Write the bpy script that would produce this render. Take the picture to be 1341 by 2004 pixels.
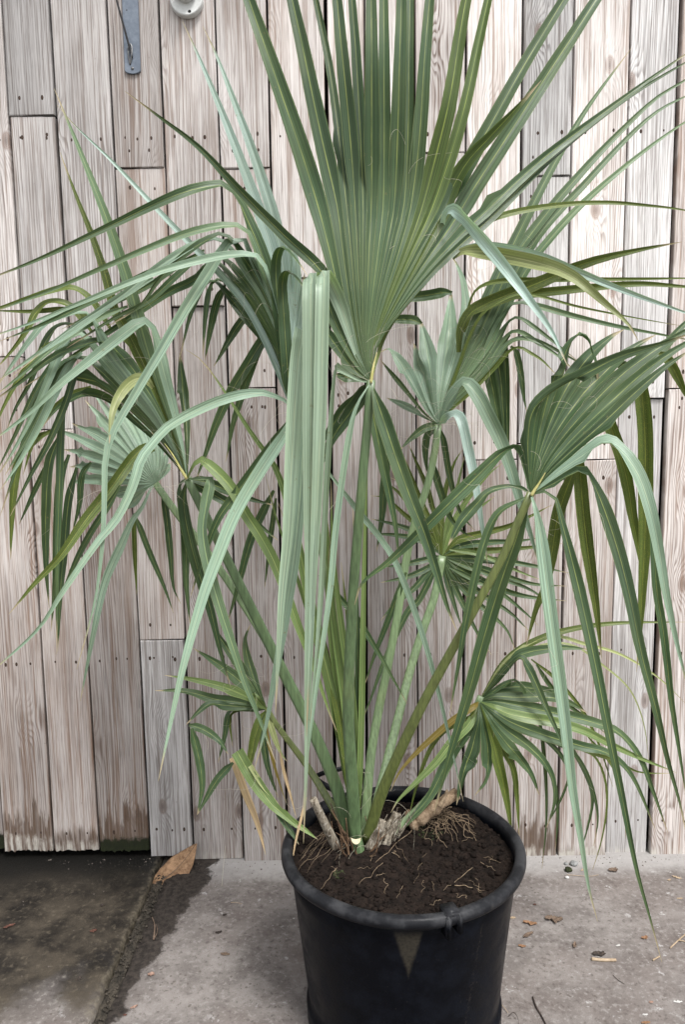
import bpy, bmesh, math, random
from mathutils import Vector, Matrix, noise

# ------------------------------------------------------------------ camera, sky, sun, exposure
for o in list(bpy.data.objects):
    bpy.data.objects.remove(o, do_unlink=True)
scene = bpy.context.scene
COL = scene.collection
RES_X, RES_Y = 1341.0, 2004.0          # the photograph's pixel grid, used to turn pixels into directions
FPX = 1500.0
CAM_H = 1.60
PITCH = math.radians(7.0)
ROLL = math.radians(0.92)
FENCE_Y = 2.63
CAM = Vector((0, 0, CAM_H))
FWD = Vector((0, math.cos(PITCH), -math.sin(PITCH)))
_r = Vector((1, 0, 0)); _u = Vector((0, math.sin(PITCH), math.cos(PITCH)))
RGT = _r * math.cos(ROLL) - _u * math.sin(ROLL)
UPV = _u * math.cos(ROLL) + _r * math.sin(ROLL)

cam_data = bpy.data.cameras.new('camera')
cam_data.sensor_fit = 'HORIZONTAL'
cam_data.sensor_width = 36.0
cam_data.lens = 36.0 * FPX / RES_X
cam_data.clip_start = 0.05
cam_data.clip_end = 500
cam = bpy.data.objects.new('camera', cam_data)
m = Matrix((RGT, UPV, -FWD)).transposed().to_4x4()
m.translation = CAM
cam.matrix_world = m
COL.objects.link(cam)
scene.camera = cam

SUN_EL = math.radians(58)
SUN_AZ = math.radians(148)             # compass-like angle from +Y, clockwise: behind the camera, to its right
world = bpy.data.worlds.new('World')
scene.world = world
world.use_nodes = True
wn = world.node_tree.nodes; wl = world.node_tree.links
wn.clear()
sky = wn.new('ShaderNodeTexSky'); sky.sky_type = 'NISHITA'; sky.sun_disc = False
sky.sun_elevation = SUN_EL; sky.sun_rotation = SUN_AZ
sky.air_density = 1.0; sky.dust_density = 2.5; sky.ozone_density = 1.0
hs = wn.new('ShaderNodeHueSaturation'); hs.inputs['Saturation'].default_value = 0.18
bg = wn.new('ShaderNodeBackground'); bg.inputs['Strength'].default_value = 0.105
wo = wn.new('ShaderNodeOutputWorld')
wl.new(sky.outputs[0], hs.inputs['Color']); wl.new(hs.outputs[0], bg.inputs['Color']); wl.new(bg.outputs[0], wo.inputs[0])

sd = bpy.data.lights.new('sun', 'SUN'); sd.energy = 1.5; sd.angle = math.radians(16); sd.color = (1.0, 0.985, 0.965)
sun = bpy.data.objects.new('sun', sd)
sdir = Vector((math.sin(SUN_AZ) * math.cos(SUN_EL), math.cos(SUN_AZ) * math.cos(SUN_EL), math.sin(SUN_EL)))
sun.rotation_euler = sdir.to_track_quat('Z', 'Y').to_euler()
sun.location = sdir * 6
COL.objects.link(sun)
scene.view_settings.view_transform = 'Standard'
scene.view_settings.look = 'None'
scene.view_settings.gamma = 1.0
scene.view_settings.use_curve_mapping = False
scene.view_settings.exposure = 1.50
try:
    scene.cycles.max_bounces = 4
    scene.cycles.transparent_max_bounces = 4
except Exception:
    pass

# ------------------------------------------------------------------ helpers
def ray(px, py):
    return FWD + RGT * ((px - RES_X / 2) / FPX) - UPV * ((py - RES_Y / 2) / FPX)
def at_y(px, py, y):                   # the point on a pixel's ray at distance y from the camera's wall-parallel plane
    d = ray(px, py); return CAM + d * (y / d.y)
def at_z(px, py, z):                   # the point on a pixel's ray at height z
    d = ray(px, py); return CAM + d * ((z - CAM_H) / d.z)
def ppm(y):                            # metres per photo pixel near distance y
    return y / FPX

def mesh_obj(name, verts, faces, mat, parent=None, smooth=True, uvs=None):
    me = bpy.data.meshes.new(name)
    me.from_pydata([tuple(v) for v in verts], [], faces)
    if uvs is not None:
        ul = me.uv_layers.new(name='UVMap')
        for lp in me.loops:
            ul.data[lp.index].uv = uvs[lp.vertex_index]
    if smooth:
        for p in me.polygons: p.use_smooth = True
    me.update()
    o = bpy.data.objects.new(name, me)
    COL.objects.link(o)
    for mm in (mat if isinstance(mat, (list, tuple)) else [mat]):
        me.materials.append(mm)
    if parent is not None:
        o.parent = parent
    return o
def bm_obj(name, bm, mat, parent=None, smooth=False):
    bmesh.ops.recalc_face_normals(bm, faces=bm.faces[:])
    me = bpy.data.meshes.new(name); bm.to_mesh(me); bm.free()
    for p in me.polygons: p.use_smooth = smooth
    o = bpy.data.objects.new(name, me); COL.objects.link(o)
    me.materials.append(mat)
    if parent is not None: o.parent = parent
    return o
def empty(name, loc=(0, 0, 0)):
    o = bpy.data.objects.new(name, None); o.location = loc; o.empty_display_size = 0.1
    COL.objects.link(o); return o
def tag(o, label=None, cat=None, group=None, kind=None):
    if label: o['label'] = label
    if cat: o['category'] = cat
    if group: o['group'] = group
    if kind: o['kind'] = kind
    return o
def rebase(parent, child):             # child meshes are built in world coordinates; keep them in place under a moved parent
    child.parent = parent
    child.matrix_parent_inverse = parent_inv(parent)
def parent_inv(p):
    M = Matrix.Translation(p.location)
    if p.parent is not None: M = Matrix.Translation(p.parent.location) @ M
    return M.inverted()

def spline(pts, n):
    """Catmull-Rom through 3D points, resampled to n points evenly by arc length; returns points and arc lengths."""
    P = [Vector(p) for p in pts]
    if len(P) == 2: P = [P[0], (P[0] + P[1]) / 2, P[1]]
    Q = [P[0] * 2 - P[1]] + P + [P[-1] * 2 - P[-2]]
    dense = []
    for i in range(1, len(Q) - 2):
        a, b, c, d = Q[i - 1], Q[i], Q[i + 1], Q[i + 2]
        # centripetal-ish: scale tangents down so sharp folds do not overshoot
        l0 = (b - a).length; l1 = (c - b).length; l2 = (d - c).length
        m1 = (c - a) * (l1 / max(l0 + l1, 1e-6)); m2 = (d - b) * (l1 / max(l1 + l2, 1e-6))
        for k in range(14):
            t = k / 14.0
            h00 = 2*t**3 - 3*t*t + 1; h10 = t**3 - 2*t*t + t; h01 = -2*t**3 + 3*t*t; h11 = t**3 - t*t
            dense.append(b * h00 + m1 * h10 + c * h01 + m2 * h11)
    dense.append(P[-1])
    cum = [0.0]
    for i in range(1, len(dense)): cum.append(cum[-1] + (dense[i] - dense[i - 1]).length)
    L = cum[-1]
    def pos(s):
        s = min(max(s, 0), L)
        lo, hi = 0, len(cum) - 1
        while hi - lo > 1:
            mid = (lo + hi) // 2
            if cum[mid] <= s: lo = mid
            else: hi = mid
        f = (s - cum[lo]) / max(cum[hi] - cum[lo], 1e-9)
        return dense[lo].lerp(dense[hi], f)
    return pos, L

def tube(path, radii, sides=8, flat=1.0, updir=None, cap=True):
    """verts, faces of a tapered tube along a list of points; flat squashes it along the second axis"""
    V, F = [], []
    n = len(path)
    ref = Vector(updir) if updir else Vector((0, -1, 0.2))
    prevA = None
    for i, p in enumerate(path):
        t = (path[min(i + 1, n - 1)] - path[max(i - 1, 0)]).normalized()
        a = ref.cross(t) if prevA is None else prevA - t * prevA.dot(t)
        if a.length < 1e-5: a = Vector((1, 0, 0)).cross(t)
        a.normalize(); b = t.cross(a).normalized(); prevA = a
        r = radii[i] if not isinstance(radii, (int, float)) else radii
        for k in range(sides):
            th = 2 * math.pi * k / sides
            V.append(p + a * (math.cos(th) * r) + b * (math.sin(th) * r * flat))
    for i in range(n - 1):
        for k in range(sides):
            k2 = (k + 1) % sides
            F.append((i * sides + k, i * sides + k2, (i + 1) * sides + k2, (i + 1) * sides + k))
    if cap:
        F.append(tuple(range(sides - 1, -1, -1)))
        F.append(tuple((n - 1) * sides + k for k in range(sides)))
    return V, F
def merge(parts):
    V, F = [], []
    for v, f in parts:
        o = len(V); V += list(v); F += [tuple(i + o for i in q) for q in f]
    return V, F

# ------------------------------------------------------------------ materials
class NT:
    def __init__(self, name):
        self.m = bpy.data.materials.new(name); self.m.use_nodes = True
        self.t = self.m.node_tree; self.t.nodes.clear()
        self.out = self.t.nodes.new('ShaderNodeOutputMaterial')
    def n(self, typ, **kw):
        nd = self.t.nodes.new(typ)
        for k, v in kw.items(): setattr(nd, k, v)
        return nd
    def l(self, a, b): self.t.links.new(a, b)
    def setin(self, sock, v):
        if isinstance(v, bpy.types.NodeSocket): self.l(v, sock)
        else: sock.default_value = v
    def math(self, op, a, b=None, c=None, clamp=False):
        nd = self.n('ShaderNodeMath', operation=op, use_clamp=clamp)
        self.setin(nd.inputs[0], a)
        if b is not None: self.setin(nd.inputs[1], b)
        if c is not None: self.setin(nd.inputs[2], c)
        return nd.outputs[0]
    def vmath(self, op, a, b):
        nd = self.n('ShaderNodeVectorMath', operation=op)
        self.setin(nd.inputs[0], a); self.setin(nd.inputs[1], b)
        return nd.outputs[1] if op == 'DOT_PRODUCT' else nd.outputs[0]
    def mapr(self, v, a, b, c=0.0, d=1.0, smooth=True):
        nd = self.n('ShaderNodeMapRange', interpolation_type='SMOOTHSTEP' if smooth else 'LINEAR')
        self.setin(nd.inputs[0], v)
        for i, x in enumerate((a, b, c, d)): self.setin(nd.inputs[i + 1], x)
        return nd.outputs[0]
    def noise(self, vec, scale, detail=3, rough=0.55, dist=0.0, dim='3D', w=None):
        nd = self.n('ShaderNodeTexNoise', noise_dimensions=dim)
        if vec is not None: self.l(vec, nd.inputs['Vector'])
        nd.inputs['Scale'].default_value = scale; nd.inputs['Detail'].default_value = detail
        nd.inputs['Roughness'].default_value = rough; nd.inputs['Distortion'].default_value = dist
        if w is not None: self.setin(nd.inputs['W'], w)
        return nd.outputs[0]
    def voronoi(self, vec, scale, feature='F1', dim='3D', out=0):
        nd = self.n('ShaderNodeTexVoronoi', feature=feature, voronoi_dimensions=dim)
        self.l(vec, nd.inputs['Vector']); nd.inputs['Scale'].default_value = scale
        return nd.outputs[out]
    def mix(self, fac, a, b, blend='MIX'):
        nd = self.n('ShaderNodeMix', data_type='RGBA', blend_type=blend)
        self.setin(nd.inputs[0], fac)
        for s, v in ((nd.inputs[6], a), (nd.inputs[7], b)):
            if isinstance(v, bpy.types.NodeSocket): self.l(v, s)
            else: s.default_value = (v[0], v[1], v[2], 1)
        return nd.outputs[2]
    def mul(self, col, f):               # colour times a scalar socket
        nd = self.n('ShaderNodeVectorMath', operation='SCALE')
        self.l(col, nd.inputs[0]); self.setin(nd.inputs[3], f); return nd.outputs[0]
    def objcoord(self): return self.n('ShaderNodeTexCoord').outputs['Object']
    def uv(self): return self.n('ShaderNodeTexCoord').outputs['UV']
    def pos(self): return self.n('ShaderNodeNewGeometry').outputs['Position']
    def prop(self, name, out='Fac'):
        nd = self.n('ShaderNodeAttribute', attribute_type='OBJECT', attribute_name=name); return nd.outputs[out]
    def rnd(self): return self.n('ShaderNodeObjectInfo').outputs['Random']
    def mapping(self, v, scale=(1, 1, 1), loc=(0, 0, 0), rot=(0, 0, 0)):
        nd = self.n('ShaderNodeMapping')
        self.l(v, nd.inputs[0]); self.setin(nd.inputs[1], loc) ; nd.inputs[2].default_value = rot; nd.inputs[3].default_value = scale
        return nd.outputs[0]
    def bump(self, h, strength=0.5, dist=0.01, normal=None):
        nd = self.n('ShaderNodeBump'); nd.inputs['Strength'].default_value = strength; nd.inputs['Distance'].default_value = dist
        self.l(h, nd.inputs['Height'])
        if normal is not None: self.l(normal, nd.inputs['Normal'])
        return nd.outputs[0]
    def sep(self, v):
        nd = self.n('ShaderNodeSeparateXYZ'); self.l(v, nd.inputs[0]); return nd.outputs
    def comb(self, x, y, z):
        nd = self.n('ShaderNodeCombineXYZ')
        for s, v in zip(nd.inputs, (x, y, z)): self.setin(s, v)
        return nd.outputs[0]
    def principled(self, col, rough=0.6, spec=0.5, normal=None, metal=0.0):
        nd = self.n('ShaderNodeBsdfPrincipled')
        if isinstance(col, bpy.types.NodeSocket): self.l(col, nd.inputs['Base Color'])
        else: nd.inputs['Base Color'].default_value = (col[0], col[1], col[2], 1)
        self.setin(nd.inputs['Roughness'], rough)
        nd.inputs['Metallic'].default_value = metal
        self.setin(nd.inputs['Specular IOR Level'], spec)
        if normal is not None: self.l(normal, nd.inputs['Normal'])
        return nd.outputs[0]
    def finish(self, shader):
        self.l(shader, self.out.inputs[0]); return self.m

def wood_material():
    t = NT('weathered_wood')
    oc = t.objcoord(); x, y, z = t.sep(oc)
    seed = t.prop('seed')
    tone = t.prop('tone'); warm = t.prop('warm'); rot = t.prop('rot'); moss = t.prop('moss'); bleach = t.prop('bleach'); grain = t.prop('grain')
    sx = t.math('ADD', x, t.math('MULTIPLY', seed, 3.7)); sz = t.math('ADD', z, t.math('MULTIPLY', seed, 11.3))
    P = t.comb(sx, y, sz)
    # knots: sparse cells stretched along the board
    kv = t.n('ShaderNodeTexVoronoi', feature='F1', voronoi_dimensions='2D')
    wob = t.noise(t.comb(t.math('MULTIPLY', sx, 8.0), t.math('MULTIPLY', sz, 5.0), 0.0), 1.0, 2)
    kc = t.comb(t.math('MULTIPLY_ADD', wob, 0.06, t.math('MULTIPLY', sx, 4.2)), t.math('MULTIPLY', sz, 2.1), 0.0)
    t.l(kc, kv.inputs['Vector']); kv.inputs['Scale'].default_value = 1.0
    kd = kv.outputs['Distance']
    bulge = t.math('POWER', 2.718, t.math('MULTIPLY', t.math('MULTIPLY', kd, kd), -45.0))
    warp = t.noise(t.comb(t.math('MULTIPLY', sx, 4.0), 0.0, t.math('MULTIPLY', sz, 0.55)), 1.0, 1, 0.4)
    warp2 = t.noise(t.comb(t.math('MULTIPLY', sx, 20.0), 0.0, t.math('MULTIPLY', sz, 3.5)), 1.0, 2, 0.5)
    xv = t.noise(t.comb(t.math('MULTIPLY', sx, 22.0), 0.0, t.math('MULTIPLY', sz, 0.15)), 1.0, 2, 0.5)
    xw = t.math('MULTIPLY_ADD', xv, 0.055, sx)
    g = t.math('ADD', t.math('MULTIPLY', xw, 100.0), t.math('MULTIPLY', warp, 9.0))
    g = t.math('ADD', g, t.math('MULTIPLY', warp2, 1.1))
    g = t.math('ADD', g, t.math('MULTIPLY', bulge, 4.2))
    ring = t.math('FRACT', g)
    late = t.math('MULTIPLY', t.mapr(ring, 0.30, 0.80), t.mapr(ring, 1.0, 0.86))     # slow darkening, sharp late-wood edge
    fib = t.noise(t.comb(t.math('MULTIPLY', sx, 420.0), t.math('MULTIPLY', y, 200.0), t.math('MULTIPLY', sz, 7.0)), 1.0, 3, 0.6)
    fib2 = t.noise(t.comb(t.math('MULTIPLY', sx, 130.0), t.math('MULTIPLY', y, 90.0), t.math('MULTIPLY', sz, 3.0)), 1.0, 3, 0.6)
    blot = t.noise(t.comb(t.math('MULTIPLY', sx, 9.0), 0.0, t.math('MULTIPLY', sz, 2.2)), 1.0, 4, 0.6)
    light_g = t.mix(warm, (0.575, 0.565, 0.558), (0.605, 0.54, 0.50))
    dark_g = t.mix(warm, (0.075, 0.066, 0.062), (0.14, 0.075, 0.047))
    amt = t.noise(t.comb(t.math('MULTIPLY', sx, 7.0), 3.0, t.math('MULTIPLY', sz, 1.1)), 1.0, 3, 0.6)
    gr = t.math('MULTIPLY', late, t.math('MULTIPLY_ADD', fib2, 1.9, -0.35), clamp=True)
    gr = t.math('MULTIPLY', gr, t.mapr(amt, 0.36, 0.62, 0.14, 1.0))
    col = t.mix(t.math('MULTIPLY', gr, grain, clamp=True), light_g, dark_g)
    col = t.mix(t.mapr(fib, 0.48, 0.70, 0.0, 0.72), col, (0.14, 0.108, 0.092))
    col = t.mix(t.mapr(blot, 0.50, 0.75, 0.0, 0.42), col, t.mix(warm, (0.27, 0.245, 0.235), (0.30, 0.215, 0.165)))
    col = t.mix(t.mapr(blot, 0.46, 0.28, 0.0, 0.5), col, (0.70, 0.66, 0.63))
    # knots: reddish grey heart with a dark rim
    kmask = t.mapr(kd, 0.075, 0.05); kheart = t.mapr(kd, 0.05, 0.0)
    kcol = t.mix(t.mapr(t.math('FRACT', t.math('MULTIPLY', kd, 75.0)), 0.3, 0.9), (0.25, 0.165, 0.125), (0.14, 0.10, 0.085))
    kon = t.mapr(kv.outputs['Color'], 0.34, 0.38)
    col = t.mix(t.math('MULTIPLY', t.math('MULTIPLY', kmask, kon), 0.62), col, kcol)
    col = t.mix(t.math('MULTIPLY', t.math('MULTIPLY', kheart, kon), 0.45), col, (0.05, 0.035, 0.03))
    strk = t.noise(t.comb(t.math('MULTIPLY', sx, 26.0), 0.0, t.math('MULTIPLY', sz, 0.8)), 1.0, 3, 0.6)
    col = t.mix(t.mapr(strk, 0.53, 0.70, 0.0, 0.6), col, t.mix(warm, (0.22, 0.205, 0.195), (0.30, 0.20, 0.145)))
    fine = t.noise(t.comb(t.math('MULTIPLY', sx, 85.0), 0.0, t.math('MULTIPLY', sz, 1.6)), 1.0, 5, 0.72)
    col = t.mix(t.mapr(fine, 0.50, 0.63, 0.0, 0.75), col, t.mix(warm, (0.20, 0.18, 0.168), (0.27, 0.165, 0.11)))
    col = t.mix(t.mapr(fine, 0.47, 0.34, 0.0, 0.5), col, (0.72, 0.685, 0.66))
    grime = t.noise(oc, 55.0, 4, 0.7)
    col = t.mix(t.mapr(grime, 0.64, 0.76, 0.0, 0.5), col, (0.13, 0.105, 0.09))
    wash = t.noise(t.comb(t.math('MULTIPLY', sx, 4.0), 7.0, t.math('MULTIPLY', sz, 1.3)), 1.0, 3, 0.6)
    col = t.mul(col, t.mapr(wash, 0.28, 0.72, 0.72, 1.25, smooth=False))
    # drying cracks
    cr = t.noise(t.comb(t.math('MULTIPLY', sx, 60.0), 0.0, t.math('MULTIPLY', sz, 1.4)), 1.0, 4, 0.7, 0.3)
    crack = t.math('MULTIPLY', t.mapr(cr, 0.685, 0.72), t.mapr(fib2, 0.42, 0.55))
    col = t.mix(t.math('MULTIPLY', crack, 0.8), col, (0.035, 0.028, 0.025))
    col = t.mul(col, tone)
    # rot, bleached fibres and moss creeping up from the ground (height over the board's foot, ragged along the grain)
    foot = t.prop('foot')
    hz = t.math('SUBTRACT', z, foot)
    rag = t.noise(t.comb(t.math('MULTIPLY', sx, 48.0), 0.0, t.math('MULTIPLY', sz, 5.0)), 1.0, 4, 0.65)
    rag2 = t.noise(t.comb(t.math('MULTIPLY', sx, 18.0), 0.0, t.math('MULTIPLY', sz, 14.0)), 1.0, 4, 0.65)
    rh = t.math('MULTIPLY', rot, t.math('MULTIPLY_ADD', rag, 1.6, -0.3))
    rm = t.math('MULTIPLY', t.mapr(t.math('SUBTRACT', hz, rh), 0.03, -0.03), t.mapr(rot, 0.0, 0.02))
    col = t.mix(t.math('MULTIPLY', rm, t.mapr(fib2, 0.30, 0.60, 0.35, 0.92)), col, t.mix(rag2, (0.032, 0.020, 0.013), (0.125, 0.078, 0.050)))
    bh = t.math('MULTIPLY', bleach, t.math('MULTIPLY_ADD', rag2, 2.2, -0.5))
    bmk = t.math('MULTIPLY', t.mapr(t.math('SUBTRACT', hz, bh), 0.02, -0.025), t.mapr(bleach, 0.0, 0.01))
    col = t.mix(t.math('MULTIPLY', bmk, t.mapr(rag, 0.42, 0.60, 0.0, 0.85)), col, (0.44, 0.415, 0.37))
    mh = t.math('MULTIPLY', moss, t.math('MULTIPLY_ADD', rag2, 1.4, -0.1))
    mm = t.math('MULTIPLY', t.mapr(t.math('SUBTRACT', hz, mh), 0.012, -0.012), t.mapr(moss, 0.0, 0.01))
    col = t.mix(mm, col, t.mix(t.noise(oc, 45.0, 4), (0.004, 0.0045, 0.0035), (0.018, 0.023, 0.006)))
    h = t.math('ADD', t.math('MULTIPLY', fib, 0.7), t.math('MULTIPLY', fib2, 0.7))
    return t.finish(t.principled(col, 0.82, 0.25, t.bump(h, 0.7, 0.0025)))

def leaf_material(name, base, vein, spec=0.36, rough=0.40, trans=0.16, spots=0.0, tipdry=1.0):
    t = NT(name)
    uv = t.uv(); u, v, _ = t.sep(uv)
    rnd = t.rnd(); oc = t.objcoord()
    veins = t.noise(t.comb(t.math('MULTIPLY', u, 34.0), t.math('MULTIPLY', v, 1.5), t.math('MULTIPLY', rnd, 50.0)), 1.0, 2, 0.6)
    broad = t.noise(t.comb(t.math('MULTIPLY', u, 9.0), t.math('MULTIPLY', v, 0.8), t.math('MULTIPLY', rnd, 80.0)), 1.0, 2, 0.6)
    big = t.noise(oc, 7.0, 3)
    dark = tuple(c * 0.58 for c in base); lite = tuple(min(1, c * 1.42) for c in base)
    col = t.mix(t.mapr(veins, 0.32, 0.70, smooth=False), dark, lite)
    col = t.mix(t.mapr(big, 0.35, 0.7, 0.0, 0.30), col, tuple(a * 0.55 + b * 0.45 for a, b in zip(base, (0.16, 0.19, 0.06))))
    col = t.mul(col, t.math('MULTIPLY_ADD', rnd, 0.30, 0.85))
    col = t.mul(col, t.mapr(broad, 0.3, 0.7, 0.74, 1.24, smooth=False))
    brk = t.mapr(t.noise(t.comb(t.math('MULTIPLY', rnd, 40.0), t.math('MULTIPLY', v, 14.0), 0.0), 1.0, 3), 0.35, 0.65)
    mid = t.math('ABSOLUTE', t.math('SUBTRACT', u, 0.5))
    col = t.mix(t.math('MULTIPLY', t.mapr(mid, 0.045, 0.012, 0.0, 0.8), t.math('MULTIPLY_ADD', brk, 0.6, 0.4)), col, vein)
    col = t.mix(t.math('MULTIPLY', t.mapr(mid, 0.462, 0.490, 0.0, 0.42), t.math('MULTIPLY_ADD', brk, 0.6, 0.4)), col, vein)
    # dry tip
    tipn = t.noise(t.comb(t.math('MULTIPLY', u, 5.0), t.math('MULTIPLY', v, 60.0), t.math('MULTIPLY', rnd, 30.0)), 1.0, 3)
    tv = t.math('MULTIPLY_ADD', tipn, 0.05, v)
    col = t.mix(t.mapr(tv, 0.93, 0.99, 0.0, 0.9 * tipdry), col, (0.36, 0.29, 0.19))
    blem = t.noise(oc, 60.0, 3, 0.7)
    col = t.mix(t.mapr(blem, 0.66, 0.74, 0.0, 0.45), col, (0.17, 0.14, 0.06))
    if spots > 0:
        sp = t.voronoi(t.comb(t.math('MULTIPLY', u, 16.0), t.math('MULTIPLY', v, 240.0), rnd), 1.0)
        col = t.mix(t.math('MULTIPLY', t.mapr(sp, 0.35, 0.15), spots), col, (0.30, 0.27, 0.05))
    bmp = t.bump(veins, 0.35, 0.0012)
    rg = t.mapr(t.noise(oc, 14.0, 3), 0.3, 0.7, rough - 0.07, rough + 0.12)
    pr = t.principled(col, rg, spec, bmp)
    tr = t.n('ShaderNodeBsdfTranslucent')
    t.l(t.mix(1.0, col, (1.0, 1.15, 0.45), 'MULTIPLY'), tr.inputs['Color'])
    mx = t.n('ShaderNodeMixShader'); mx.inputs[0].default_value = trans
    t.l(pr, mx.inputs[1]); t.l(tr.outputs[0], mx.inputs[2])
    return t.finish(mx.outputs[0])

def petiole_material(name, base):
    t = NT(name)
    oc = t.objcoord(); x, y, z = t.sep(oc)
    st = t.noise(t.comb(t.math('MULTIPLY', x, 160.0), t.math('MULTIPLY', y, 160.0), t.math('MULTIPLY', z, 5.0)), 1.0, 3)
    big = t.noise(oc, 9.0, 3)
    col = t.mix(t.mapr(st, 0.3, 0.7), tuple(c * 0.75 for c in base), tuple(c * 1.25 for c in base))
    col = t.mix(t.mapr(big, 0.5, 0.8, 0, 0.25), col, (0.17, 0.18, 0.06))
    sc = t.noise(oc, 90.0, 3, 0.7)
    col = t.mix(t.mapr(sc, 0.72, 0.8, 0, 0.4), col, (0.10, 0.075, 0.035))
    return t.finish(t.principled(col, 0.40, 0.5, t.bump(st, 0.2, 0.0015)))

def simple_noise_mat(name, a, b, scale=30, rough=0.8, spec=0.3, bump=0.3, bdist=0.003, detail=4, metal=0.0):
    t = NT(name); oc = t.objcoord()
    n1 = t.noise(oc, scale, detail, 0.6); n2 = t.noise(oc, scale * 4.3, detail, 0.6)
    f = t.math('ADD', t.math('MULTIPLY', n1, 0.65), t.math('MULTIPLY', n2, 0.35))
    col = t.mix(t.mapr(f, 0.35, 0.65), a, b)
    return t.finish(t.principled(col, rough, spec, t.bump(f, bump, bdist), metal))

def concrete_material(name, kind, jp, jd):
    """kind 'dry' = pale slab with a damp margin beside the joint; 'damp' = stained slab; jp, jd: a point on the joint and its direction"""
    t = NT(name); p = t.pos(); x, y, z = t.sep(p)
    n0 = t.noise(p, 2.2, 4, 0.6); n1 = t.noise(p, 9.0, 5, 0.65); n2 = t.noise(p, 60.0, 4, 0.65); n3 = t.noise(p, 260.0, 3, 0.7)
    # signed distance from the joint line, positive to its right
    nx, ny = jd[1], -jd[0]
    d = t.math('ADD', t.math('MULTIPLY', t.math('SUBTRACT', x, jp[0]), nx), t.math('MULTIPLY', t.math('SUBTRACT', y, jp[1]), ny))
    dry = t.mix(t.mapr(n1, 0.3, 0.7), (0.118, 0.104, 0.096), (0.212, 0.193, 0.180))
    dry = t.mix(t.mapr(n0, 0.40, 0.68, 0, 0.6), dry, (0.112, 0.089, 0.079))
    dry = t.mix(t.mapr(n2, 0.52, 0.66, 0, 0.7), dry, (0.235, 0.219, 0.205))
    dry = t.mix(t.mapr(n2, 0.45, 0.32, 0, 0.75), dry, (0.076, 0.065, 0.058))
    dry = t.mix(t.mapr(n3, 0.56, 0.68, 0, 0.6), dry, (0.085, 0.07, 0.062))
    pit = t.voronoi(p, 46.0); pit2 = t.noise(p, 11.0, 2)
    dry = t.mix(t.math('MULTIPLY', t.mapr(pit, 0.24, 0.12), t.mapr(pit2, 0.44, 0.58, 0, 0.85)), dry, (0.09, 0.075, 0.065))
    wp = t.noise(p, 22.0, 5, 0.75)
    dry = t.mix(t.math('MULTIPLY', t.mapr(wp, 0.60, 0.66, 0, 0.75), t.mapr(n0, 0.42, 0.56)), dry, (0.36, 0.35, 0.34))
    # pale cement dust at the foot of the fence
    fd = t.mapr(t.math('ADD', y, t.math('MULTIPLY', n1, 0.12)), FENCE_Y - 0.10, FENCE_Y + 0.02)
    if kind == 'dry':
        dry = t.mix(t.math('MULTIPLY', fd, 0.65), dry, (0.32, 0.31, 0.30))
        wid = t.math('ADD', t.mapr(y, 1.75, FENCE_Y, 0.035, 0.205, smooth=False), t.math('MULTIPLY', t.math('SUBTRACT', n1, 0.5), 0.17))
        wid = t.math('ADD', wid, t.math('MULTIPLY', t.math('SUBTRACT', n2, 0.5), 0.06))
        wet = t.mapr(t.math('SUBTRACT', d, wid), 0.012, -0.006)
        dcol = t.mix(t.mapr(n2, 0.35, 0.65), (0.016, 0.013, 0.011), (0.045, 0.037, 0.031))
        dcol = t.mix(t.mapr(d, 0.05, 0.0), dcol, (0.028, 0.026, 0.020))
        col = t.mix(wet, dry, dcol)
        rough = t.mapr(wet, 0, 1, 0.9, 0.62)
    else:
        g = t.math('ADD', y, t.math('MULTIPLY', t.math('SUBTRACT', n0, 0.5), 0.55))
        g = t.math('ADD', g, t.math('MULTIPLY', t.math('SUBTRACT', n1, 0.5), 0.25))
        wetcol = t.mix(t.mapr(n1, 0.33, 0.68), (0.008, 0.0066, 0.0052), (0.050, 0.041, 0.030))
        wetcol = t.mix(t.mapr(n2, 0.52, 0.72, 0, 0.55), wetcol, (0.105, 0.088, 0.064))
        wetcol = t.mix(t.mapr(g, 2.30, 2.62), wetcol, (0.006, 0.0055, 0.0045))
        mid = t.mapr(g, 2.02, 1.84)
        col = t.mix(mid, wetcol, dry)
        edge = t.math('MULTIPLY', t.mapr(t.math('ADD', d, t.math('MULTIPLY', t.math('SUBTRACT', n1, 0.5), 0.05)), -0.022, 0.0), t.mapr(n2, 0.35, 0.6))  # the slab's lit lip, painted into the colour as a paler rim
        col = t.mix(t.math('MULTIPLY', edge, 0.4), col, (0.16, 0.138, 0.10))
        wet = t.math('SUBTRACT', 1.0, mid)
        rough = t.mapr(wet, 0, 1, 0.9, 0.55)
    h = t.math('ADD', t.math('MULTIPLY', n2, 0.7), t.math('MULTIPLY', n3, 0.5)); h = t.math('ADD', h, n1)
    return t.finish(t.principled(col, rough, 0.3, t.bump(h, 0.5, 0.006)))

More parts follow.
